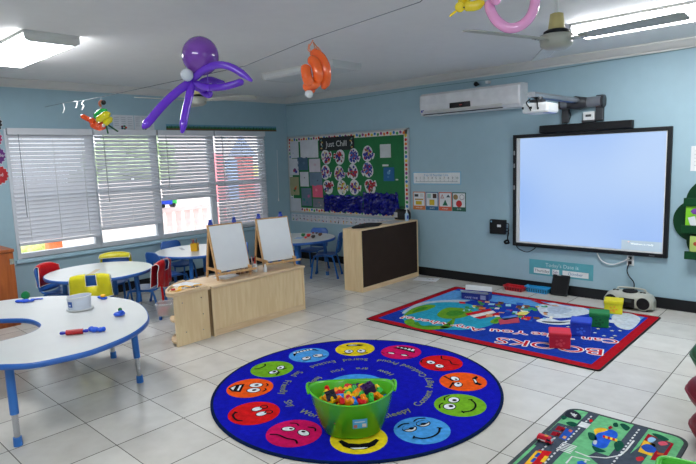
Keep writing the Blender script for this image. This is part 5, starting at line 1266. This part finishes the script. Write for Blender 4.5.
for k, (px_, rgb, txt, lab) in enumerate((((-9, 123), (26, 26, 30), 'black', 'black'), ((-9, 138), (176, 24, 90), 'pink', 'magenta pink'), ((-5.5, 155.5), (100, 34, 120), 'purple', 'purple'), ((-2.5, 175), (180, 24, 34), 'red', 'red'))):
    p = Wn(*px_, .0); r_ = .115; t = thing('wall_cutout', 'round zigzag edged %s paper cutout on the wall left of the windows' % lab, 'paper cutout', (0, p.y, p.z)); b = B()
    b.prism(paint((226, 226, 230)), [((r_+.006)*(1 if i % 2 else .84)*math.cos(i*PI/16), (r_+.006)*(1 if i % 2 else .84)*math.sin(i*PI/16)) for i in range(32)], 0, .002, X=XW)
    b.prism(paint(rgb), [(r_*(1 if i % 2 else .84)*math.cos(i*PI/16), r_*(1 if i % 2 else .84)*math.sin(i*PI/16)) for i in range(32)], .002, .004, X=XW)
    b.text(paint((214, 214, 220)), txt, .055, XW @ Matrix.Translation((0.02, 0, .0046))); b.build('cutout_shape', t)

# ================================================================== things on the floor by the screen wall
rz_ = z0+.003
def cube(px, rgb, s_, rz, label, mark):
    c = F(*px, .0135); t = thing('soft_cube', label, 'cube', (c.x, c.y, .0138), rz); m = mat('cube_%02x%02x%02x' % rgb, rgb, .55, bump=.15, bscale=60)
    B().box(m, (-s_/2, -s_/2, 0), (s_/2, s_/2, s_*.60), .006).build('body', t); B().box(m, (-s_/2-.006, -s_/2-.006, s_*.58), (s_/2+.006, s_/2+.006, s_*.82), .010).build('lid', t)
    dk = paint(mark, .6)
    for (X_,) in ((Matrix.Translation((0, -s_/2-.0008, s_*.30)) @ Matrix.Rotation(PI/2, 4, 'X'),), (Matrix.Translation((s_/2+.0008, 0, s_*.30)) @ Matrix.Rotation(PI/2, 4, 'Z') @ Matrix.Rotation(PI/2, 4, 'X'),)):
        b = B()
        for q in range(5): b.disc(dk, s_*.18*math.cos(q*1.257), s_*.15*math.sin(q*1.257), s_*.07, s_*.06, 0, 0, X_, 10)
        b.disc(dk, 0, -.01, s_*.10, s_*.09, .0003, 0, X_, 12); b.build('printed_mark', t)
    return t
cs = .165
cube((559.5, 345.5), (206, 24, 50), cs, .42, 'red lidded soft cube, nearest the front edge of the lettered rug', (226, 70, 84))
cube((581, 333.5), (24, 62, 190), cs, .30, 'blue lidded soft cube between the red and the green ones', (60, 110, 226))
cube((599, 325), (10, 120, 56), cs, .32, 'green lidded soft cube between the blue and the yellow ones', (6, 90, 44))
cube((613.5, 312), (226, 214, 24), cs, .25, 'yellow lidded soft cube near the boombox', (236, 170, 40))
# blue and white card box
c = F(474, 299.5, .014); t = thing('card_box', 'open blue and white cardboard box on the far corner of the lettered rug', 'box', (c.x+.0, c.y+.06, .0138), .22)
m_b = paint((34, 48, 140), .5); w, dd, h_ = .155, .075, .075
for lo, hi in (((-w, -dd, 0), (w, dd, .003)), ((-w, -dd, 0), (w, -dd+.003, h_)), ((-w, dd-.003, 0), (w, dd, h_+.0)), ((-w, -dd, 0), (-w+.003, dd, h_)), ((w-.003, -dd, 0), (w, dd, h_))): B().box(m_b, lo, hi).build('side', t)
B().loft(M_white, [[(x, dd-.003, h_), (x, dd, h_), (x, dd+.01, h_+.055), (x, dd+.007, h_+.055)] for x in (-w, w)], smooth=False).build('flap', t)
B().loft(M_white, [[(x, -dd, h_), (x, -dd+.003, h_), (x, -dd-.028, h_+.032), (x, -dd-.031, h_+.030)] for x in (-w, w)], smooth=False).build('flap', t)
b = B(); b.box(paint((150, 160, 200)), (w-.09, -dd-.0008, .012), (w-.03, -dd, .06)); b.text(paint((206, 210, 226)), 'GAME TIME', .030, Matrix.Translation((-.04, -dd-.001, .022)) @ Matrix.Rotation(PI/2, 4, 'X')); b.build('printed_side', t)
B().box(paint((90, 90, 100)), (-w+.02, -dd+.01, .003), (w-.02, dd-.01, .06)).build('contents', t)
# baskets
def basket(px, rgb, label, w, dd, h_, rz, holes):
    c = F(*px, 0); t = thing('basket', label, 'basket', (c.x, c.y, 0), rz); b = B(); m = paint(rgb, .3)
    tapered(b, m, -w, w, -dd, dd, 0, h_, .82, .004); b.build('basket_body', t)
    B().tube(m, [(*p, h_) for p in rrect(-w-.004, -dd-.004, w+.004, dd+.004, .02)], .006, 8, closed=True).build('rim', t)
    b = B()
    for i in range(holes):
        x = -w*.78+i*(1.56*w)/(holes-1)
        for z in (.3, .6): k = .82+.18*z; b.box(paint(tuple(int(q*.5) for q in rgb)), (x-.008, -dd*k-.0012, z*h_-.008), (x+.008, -dd*k+.001, z*h_+.008))
    b.build('slot_pattern', t)
basket((515, 290.5), (186, 20, 34), 'low red plastic basket on the floor by the screen wall', .13, .055, .055, -.05, 7)
basket((538, 292.3), (36, 150, 206), 'low blue plastic basket on the floor beside the red one', .145, .055, .065, -.02, 9)
# tablet
c0, c1 = F(547, 296, 0), F(565, 298.5, 0)
t = thing('black_tablet', 'black tablet like case leaning against the wall under the date poster', 'tablet', ((c0.x+c1.x)/2, -.095, 0), 0)
a_ = math.radians(-20); XX = Matrix.Rotation(a_, 4, 'X')
B().box(M_black, (-.10, -.012, .004), (.10, .008, .245), .012, X=XX).build('case', t); B().box(mat('tablet_glass', (14, 14, 18), .45, spec=.2), (-.085, -.0135, .02), (.085, -.0115, .225), .002, X=XX).build('screen', t); B().box(M_grey, (-.045, -.014, .232), (.0, -.008, .243), .002, X=XX).build('top_clip', t)
# boombox
c0, c1 = F(611, 303.5, 0), F(656, 309, 0)
t = thing('boombox', 'silver grey boombox on the floor against the screen wall', 'boombox', ((S(609, 296, .18).x+S(657, 296, .1).x)/2-.02, -.155, 0), 0)
M_sil = mat('boombox_silver', (184, 184, 172), .35, metal=.1); W_ = .235
b = B(); n = 20; rings = []
for x, k, h_ in ((-W_, .55, .10), (-W_+.03, .85, .145), (-W_+.09, 1, .17), (-.06, 1.0, .165), (.06, 1.0, .165), (W_-.09, 1, .17), (W_-.03, .85, .145), (W_, .55, .10)):
    rings.append([(x, .115*k*math.copysign(abs(math.cos(q))**.6, math.cos(q)), .010+h_/2+(h_/2)*math.copysign(abs(math.sin(q))**.7, math.sin(q))) for q in [2*PI*i/n for i in range(n)]])
b.loft(M_sil, rings); b.build('body', t)
for s_ in (-1, 1):
    b = B(); b.cyl(M_dk, (s_*.155, -.108, .085), (s_*.155, -.122, .085), .066, .060, 28); b.cyl(M_sil, (s_*.155, -.100, .085), (s_*.155, -.118, .085), .072, .070, 28); b.build('speaker_grille', t)
    B().cyl(M_dk, (s_*.155, -.122, .085), (s_*.155, -.124, .085), .020, n=18).build('cone', t)
B().box(M_dk, (-.075, -.125, .03), (.075, -.10, .125), .006).build('cassette_door', t); B().box(mat('display_dark', (60, 66, 70), .1), (-.05, -.127, .085), (.05, -.124, .115)).build('display', t)
b = B(); b.cyl(M_dk, (0, 0, .172), (0, 0, .186), .075, .07, 30); b.build('disc_lid', t)
b = B()
for x in (-.15, -.12, .11, .14): b.box(M_dk, (x-.012, -.03, .172), (x+.012, .0, .184), .003)
b.build('buttons', t)
b = B(); b.tube(M_sil, spline([(-.13, .03, .17), (-.125, .05, .195), (0, .055, .20), (.125, .05, .195), (.13, .03, .17)], 5), .010, 8); b.build('handle', t)
for x in (-.17, .17): B().box(M_black, (x-.02, -.07, 0), (x+.02, .07, .016), .003).build('foot', t)

# ================================================================== tree shelf
M_tree = mat('tree_green', (0, 56, 24), .5, spec=.3); M_tree2 = mat('tree_lip', (0, 62, 28), .5, spec=.3)
tx, tz = 6.36, .95
t = thing('tree_bookshelf', 'dark green tree shaped wall bookshelf at the right edge', 'bookshelf', (tx, 0, tz))
lob = [(6.01, .930, .215), (6.135, 1.12, .235), (6.40, 1.26, .25), (6.70, 1.19, .24), (6.74, .93, .22), (6.12, .74, .20), (6.36, .95, .30), (6.60, .72, .22), (6.36, .68, .22)]
b = B()
for i, (x, z, r_) in enumerate(lob): b.cyl(M_tree, (x-tx, -.0005*i, z-tz), (x-tx, -.024-.0008*i, z-tz), r_, n=40)
b.box(M_tree, (-.10, -.02, -.95), (.10, -.0, -.2), .004); b.build('tree_back', t)
for (px0, w0) in (((683.5, 206), .75), ((681, 233), .80), ((684, 259), .66)):
    p = S(*px0, .11); x0_ = p.x-tx
    B().box(M_tree, (x0_, -.11, p.z-tz), (x0_+w0, -.028, p.z-tz+.013), .003).build('shelf_board', t); B().box(M_tree2, (x0_, -.118, p.z-tz), (x0_+w0, -.106, p.z-tz+.080), .004).build('front_lip', t)
def book(px0, px1, rgb, label, draw):
    p0, p1 = S(*px0, .095), S(*px1, .095); w_ = .22; t2 = thing('picture_book', label, 'book', (p0.x+w_/2, -.085, p1.z)); h_ = p0.z-p1.z
    B().box(paint(rgb, .3), (-w_/2, -.012, 0), (w_/2, .012, h_), .002).build('cover', t2); b = B(); draw(b, w_, h_); b.build('cover_picture', t2)
Xc = Matrix.Translation((0, -.0128, 0)) @ Matrix.Rotation(PI/2, 4, 'X')
def d1(b, w_, h_): b.disc(paint((110, 60, 150)), 0, h_*.80, .07, .035, 0, 0, Xc, 8); b.flat(paint((220, 224, 226)), [(-.09, h_*.55), (-.03, h_*.62), (-.01, h_*.30), (-.04, h_*.12), (-.07, h_*.3)], 0, Xc); b.disc(paint((230, 140, 180)), .03, h_*.4, .03, .012, 0, .3, Xc); b.disc(paint((50, 140, 60)), .05, h_*.65, .03, .012, .0002, .3, Xc)
def d2(b, w_, h_):
    for q in range(5): b.disc(paint([(170, 60, 40), (90, 50, 30), (200, 140, 90)][q % 3]), -.06+.03*(q % 3), h_*(.2+.15*q), .02, .02, .0002*q, 0, Xc, 10)
book((686, 206), (686, 231.5), (126, 200, 40), 'lime green picture book with a purple oval on the tree shelf', d1)
book((690, 236), (690, 257.5), (176, 200, 110), 'pale green picture book on the lower ledge of the tree shelf', d2)

# ================================================================== cushions and tray at the right edge
def cushion(name, label, c, r_, h_, rgb, seed):
    t = thing(name, label, 'cushion', c); b = B(); n = 48; rings = []; rr = random.Random(seed)
    for i in range(13):
        a_ = -PI/2+PI*i/12; q = max(abs(math.cos(a_))**.4, .02)
        rings.append([(r_*q*math.cos(u_)*(1+.03*math.cos(6*u_)), r_*q*math.sin(u_)*(1+.03*math.cos(6*u_)), h_/2+h_/2*math.sin(a_)) for u_ in [2*PI*k/n for k in range(n)]])
    m = mat('cushion_%02x%02x%02x' % rgb, rgb, .45, bump=.2, bscale=8)
    b.loft(m, rings); b.build('cushion_body', t); B().tube(m, [(r_*1.0*math.cos(u_)*(1+.03*math.cos(6*u_)), r_*1.0*math.sin(u_)*(1+.03*math.cos(6*u_)), h_/2) for u_ in [2*PI*k/n for k in range(n)]], .008, 6, closed=True).build('piping', t)
q1 = F(690, 440, 0)
cc_ = (q1.x+.36, q1.y+.04)
cushion('floor_cushion', 'maroon floor cushion at the right edge, lower of the stacked two', (cc_[0], cc_[1], 0), .36, .20, (128, 8, 32), 1)
cushion('floor_cushion', 'maroon floor cushion at the right edge, upper of the stacked two', (cc_[0]-.02, cc_[1], .20), .365, .20, (128, 8, 32), 2)
cushion('floor_cushion', 'dark green cushion behind the maroon ones at the right edge', (cc_[0]+.0, cc_[1]+.0, .40), .37, .21, (8, 84, 40), 3)
q2 = F(657, 455, .20)
t = thing('green_tray', 'lime green plastic tub just inside the bottom right corner', 'tub', (q2.x+.26, q2.y-.13, 0), .15)
b = B(); tapered(b, mat('lime_tray', (90, 190, 70), .25), -.22, .22, -.16, .16, .0, .20, .85, .006); b.build('tub_body', t)
B().tube(mat('lime_tray', (90, 190, 70), .25), [(*p, .20) for p in rrect(-.228, -.168, .228, .168, .05)], .010, 8, closed=True).build('rim', t)

# ================================================================== ceiling fans
M_fan = mat('fan_body', (176, 176, 166), .35, metal=.15); M_cone = mat('fan_cream', (206, 190, 128), .5)
def fan(label, c, angs, L_):
    t = thing('ceiling_fan', label, 'ceiling fan', (c[0], c[1], CZ)); z = c[2]-CZ
    B().cyl(M_white, (0, 0, 0), (0, 0, -.03), .06, .04).build('canopy', t); B().cyl(M_white, (0, 0, 0), (0, 0, z+.10), .011, n=12).build('rod', t)
    B().lathe(M_cone, [(.028, z+.155), (.040, z+.150), (.052, z+.055), (.050, z+.050)], 28).build('motor_cone', t)
    B().lathe(M_black, [(.060, z+.055), (.078, z+.045), (.080, z+.030), (.07, z+.026)], 28).build('black_ring', t)
    B().lathe(M_fan, [(.07, z+.030), (.100, z+.022), (.103, z-.012), (.098, z-.020), (.100, z-.026), (.096, z-.045), (.060, z-.066), (.02, z-.070)], 36).build('motor_housing', t)
    for a_ in angs:
        X_ = Matrix.Rotation(a_, 4, 'Z') @ Matrix.Translation((0, 0, z-.01)) @ Matrix.Rotation(-.16, 4, 'X')
        bl = B(); bl.prism(M_fan, [(.15, -.045), (.25, -.058), (L_-.03, -.066), (L_, -.045), (L_, .045), (L_-.03, .062), (.25, .052), (.15, .04)], -.003, .003, X=X_); o = bl.build('blade', t)
        b = B(); b.box(M_fan, (.09, -.022, -.008), (.20, .022, -.003), .002, X=X_)
        for x in (.165, .19): b.cyl(M_chrome, (x, .0, -.012), (x, .0, -.008), .006, n=8, X=X_)
        b.build('blade_bracket', o)
    return t
fan('near ceiling fan with cream cone, in front of the lit fixture', (5.68, -2.70, 2.365), [math.radians(q) for q in (-107, -5, 122)], .745)
fan('far ceiling fan half hidden behind the purple octopus balloon', (1.68, -2.78, 2.36), [math.radians(q) for q in (-92, 28, 150)], .70)

# ================================================================== balloons
def seg(b, m, pts, d, r_, taper=True, k=7):
    P = []
    for p in pts:
        dd = d+(p[2] if len(p) > 2 else 0); P.append(A(p[0], p[1], dd))
    P = spline(P, k); n = len(P); R_ = [r_*min(1, (.45+.55*min(1, i/3)) if i < 3 else 1, (.35+.65*min(1, (n-1-i)/4)) if n-1-i < 4 else 1) for i in range(n)]
    return b.tube(m, P, R_, 14)
D0 = 3.6; o0 = A(201, 57, D0); M_pur = balloon((106, 48, 204)); M_pd = mat('balloon_head', (124, 66, 172), .15, coat=.5); px2m = lambda px, d: px*d/FPX
t = thing('octopus_balloon', 'purple octopus balloon hanging from the ceiling string', 'balloon', tuple(o0))
def part(nm, fn, par=t, o=None):
    b = B(); fn(b); return b.build(nm, par) if False else finish(b, nm, par)
def finish(b, nm, par):
    inv = -V(par.location); b.v = [V(v)+inv for v in b.v]; return b.build(nm, par)
b = B(); c = A(200.5, 56, D0); r_ = px2m(18.3, D0); b.ball(M_pd, c, (r_, r_, r_*1.04), 32); b.cyl(M_pd, A(195, 74, D0), A(193, 79, D0), r_*.25, r_*.12, 12); finish(b, 'head', t)
b = B(); b.ball(balloon((214, 220, 226)), A(187, 75, D0-.06), px2m(6.2, D0), 18); finish(b, 'white_knot', t)
for pts, r_ in (([(192, 81, 0), (178, 91, -.05), (163, 105, -.1), (150, 120, -.15), (143, 128, -.18)], 4.2), ([(192, 82, 0), (189, 97, -.03), (185, 115, -.06), (182, 133, -.08)], 4.0), ([(193, 80, 0), (202, 71, -.05), (217, 65, -.1), (233, 68, -.12), (252, 81, -.14)], 3.7),
                ([(193, 82, 0), (205, 87, .02), (222, 87, .04), (238, 83, .04), (243, 80, .04)], 3.7), ([(199, 83, .06), (210, 80, .12), (220, 83, .14), (225, 85, .16)], 3.6), ([(197, 84, .1), (203, 92, .12), (209, 95, .12), (210, 90, .12)], 3.4), ([(192, 84, .02), (198, 88, .06), (206, 90, .1)], 3.6)):
    b = B(); seg(b, M_pur, pts, D0, px2m(r_, D0)); finish(b, 'tentacle', t)
b = B(); b.tube(M_pur, [A(207, 72, D0), A(208, 80, D0), A(210, 97, D0)], .003, 6); finish(b, 'ribbon', t)
D1 = 3.5; M_or = balloon((252, 104, 30))
t = thing('twisted_balloon', 'orange twisted balloon figure hanging from the ceiling string', 'balloon', tuple(A(315, 70, D1)))
for pts, r_ in (([(311, 53), (319, 56, -.02), (325, 66, -.03), (326, 78, -.02), (323, 89)], 5.2), ([(309, 59, -.04), (315, 63, -.06), (318, 74, -.06), (317, 85, -.04)], 5.2), ([(306, 66, -.06), (306, 72, -.08), (308, 80, -.08), (311, 86, -.05)], 5.2), ([(304, 88, -.04), (310, 86, -.06), (320, 84, -.04)], 4.6)):
    b = B(); seg(b, M_or, pts, D1, px2m(r_, D1)); finish(b, 'loop', t)
b = B(); b.ball(M_or, A(312, 90, D1-.03), px2m(3.5, D1), 14); finish(b, 'tail_knot', t)
b = B(); b.ball(balloon((224, 226, 228)), A(309, 94, D1-.05), px2m(4.2, D1), 16); finish(b, 'white_tip', t)
b = B()
for q in ([(311, 53), (309, 47), (313, 40)], [(311, 53), (315, 48), (313, 42), (322, 53)], [(311, 53), (308, 50), (309, 44)], [(312, 52), (318, 47), (321, 51)]): b.tube(paint((240, 150, 110)), [A(*p, D1) for p in q], .004, 5)
finish(b, 'ribbon', t)
D2 = 4.0
t = thing('bird_balloon', 'small orange, green and yellow bird balloon in front of the windows', 'balloon', tuple(A(100, 120, D2)))
for nm, pts, r_, c_ in (('beak', [(81, 115.5), (86, 118), (92, 121)], 2.2, (244, 84, 30)), ('body', [(91, 123), (97, 126), (104, 128)], 3.6, (244, 84, 30)), ('tail', [(100, 128), (104, 124), (107, 124)], 3.8, (236, 76, 30)), ('wing', [(95, 118, -.03), (100, 113, -.05), (107, 110, -.03)], 3.0, (40, 190, 80)),
                       ('wing', [(97, 121, -.06), (104, 116, -.08), (110, 113, -.06)], 3.0, (240, 228, 30)), ('wing', [(104, 124, -.04), (108, 121, -.05), (112, 117.5, -.04)], 2.8, (236, 220, 30))):
    b = B(); seg(b, balloon(c_), pts, D2, px2m(r_*1.15, D2)); finish(b, nm, t)
for nm, px_, r_, c_ in (('head', (92, 121), 3.4, (240, 80, 30)), ('eye', (103.5, 125.5), 1.6, (220, 214, 200))): b = B(); b.ball(balloon(c_), A(*px_, D2-(.12 if nm == 'eye' else .02)), px2m(r_, D2), 14); finish(b, nm, t)
b = B()
for q in ([(106, 125), (108, 133.5)], [(108, 125), (118, 131.5)]): b.tube(paint((20, 90, 50)), [A(*p, D2) for p in q], .006, 6)
finish(b, 'leg', t)
b = B(); b.tube(M_white, [A(101, 113, D2), A(101, 97, D2)], .0025, 5); finish(b, 'string', t)
t = thing('small_ornament', 'small black and orange ornament on the string above the bird balloon', 'ornament', tuple(A(102, 103, D2)))
b = B(); b.ball(M_dk, A(103.5, 102.5, D2), px2m(2.4, D2), 12); finish(b, 'ball', t); b = B(); seg(b, paint((214, 120, 84), .4), [(101, 107), (99.5, 103), (102, 100)], D2, px2m(1.3, D2)); finish(b, 'loop', t)
D3 = 2.7
t = thing('yellow_bird_balloon', 'yellow bird shaped balloon cut by the top edge of the photo', 'balloon', tuple(A(470, 3, D3))); My = balloon((252, 222, 20))
b = B(); seg(b, My, [(449.5, 16.5), (453, 13.5), (457, 10.5)], D3, px2m(1.2, D3)); finish(b, 'beak', t)
b = B(); b.ball(My, A(460, 7, D3), px2m(5.2, D3), 18); finish(b, 'head', t)
b = B(); b.ball(M_dk, A(464, 7.5, D3-.045), px2m(.9, D3), 8); finish(b, 'eye', t)
for pts, r_ in (([(460, 4, .03), (468, -5, .03), (482, -7, .03)], 6), ([(463, 6), (474, 6, 0), (484, 2)], 5)): b = B(); seg(b, My, pts, D3, px2m(r_, D3)); finish(b, 'wing', t)
t = thing('pink_balloon_ring', 'pink balloon hoop at the top of the photo beside the yellow bird balloon', 'balloon', tuple(A(512, 0, D3))); Mp = balloon((252, 172, 222))
b = B(); seg(b, Mp, [(489, 0), (490.5, 10), (497, 21), (508, 28), (520, 26), (530, 17), (534.5, 5), (535, -8), (530, -24), (515, -32), (500, -26), (492, -14), (490, -4)], D3, px2m(5, D3)); finish(b, 'hoop', t)
b = B(); b.ball(Mp, A(496, 0, D3-.05), px2m(5.0, D3), 14); finish(b, 'knot', t)
# strings
b = B(); P = [V((.02, -4.0, 2.25))]; P = [Wn(45, 107, .02), A(63, 103, 5.8), A(74, 101.5, 5.3), A(84, 100.5, 4.8), A(101, 97, 4.0), A(180, 80, 3.9), A(206, 74.5, D0+.1), A(245, 66, D0), A(311, 39, D1), A(420, 2, D3+.2), A(492, -60, D3), A(560, -60, D3)]
b.tube(paint((110, 116, 120)), P, .0022, 5); tag(b.build('hanging_string', loc=tuple(P[7])), 'thin string stretched across the room carrying the balloons', 'string')
for k, q in enumerate(([(63, 103), (64.5, 108), (63, 113)], [(74, 101.5), (77.5, 102), (76, 108)], [(84, 100.5), (82, 104), (84, 106), (82, 110)])):
    P = [A(*p, (5.8, 5.3, 4.8)[k]) for p in q]; b = B(); b.tube(M_white, spline(P, 4), .006, 6); tag(b.build('paper_curl', loc=tuple(P[0])), ['leftmost of the three white paper curls on the string near the left wall', 'middle of the three white paper curls on the string near the left wall', 'rightmost of the three white paper curls on the string near the left wall'][k], 'paper curl')
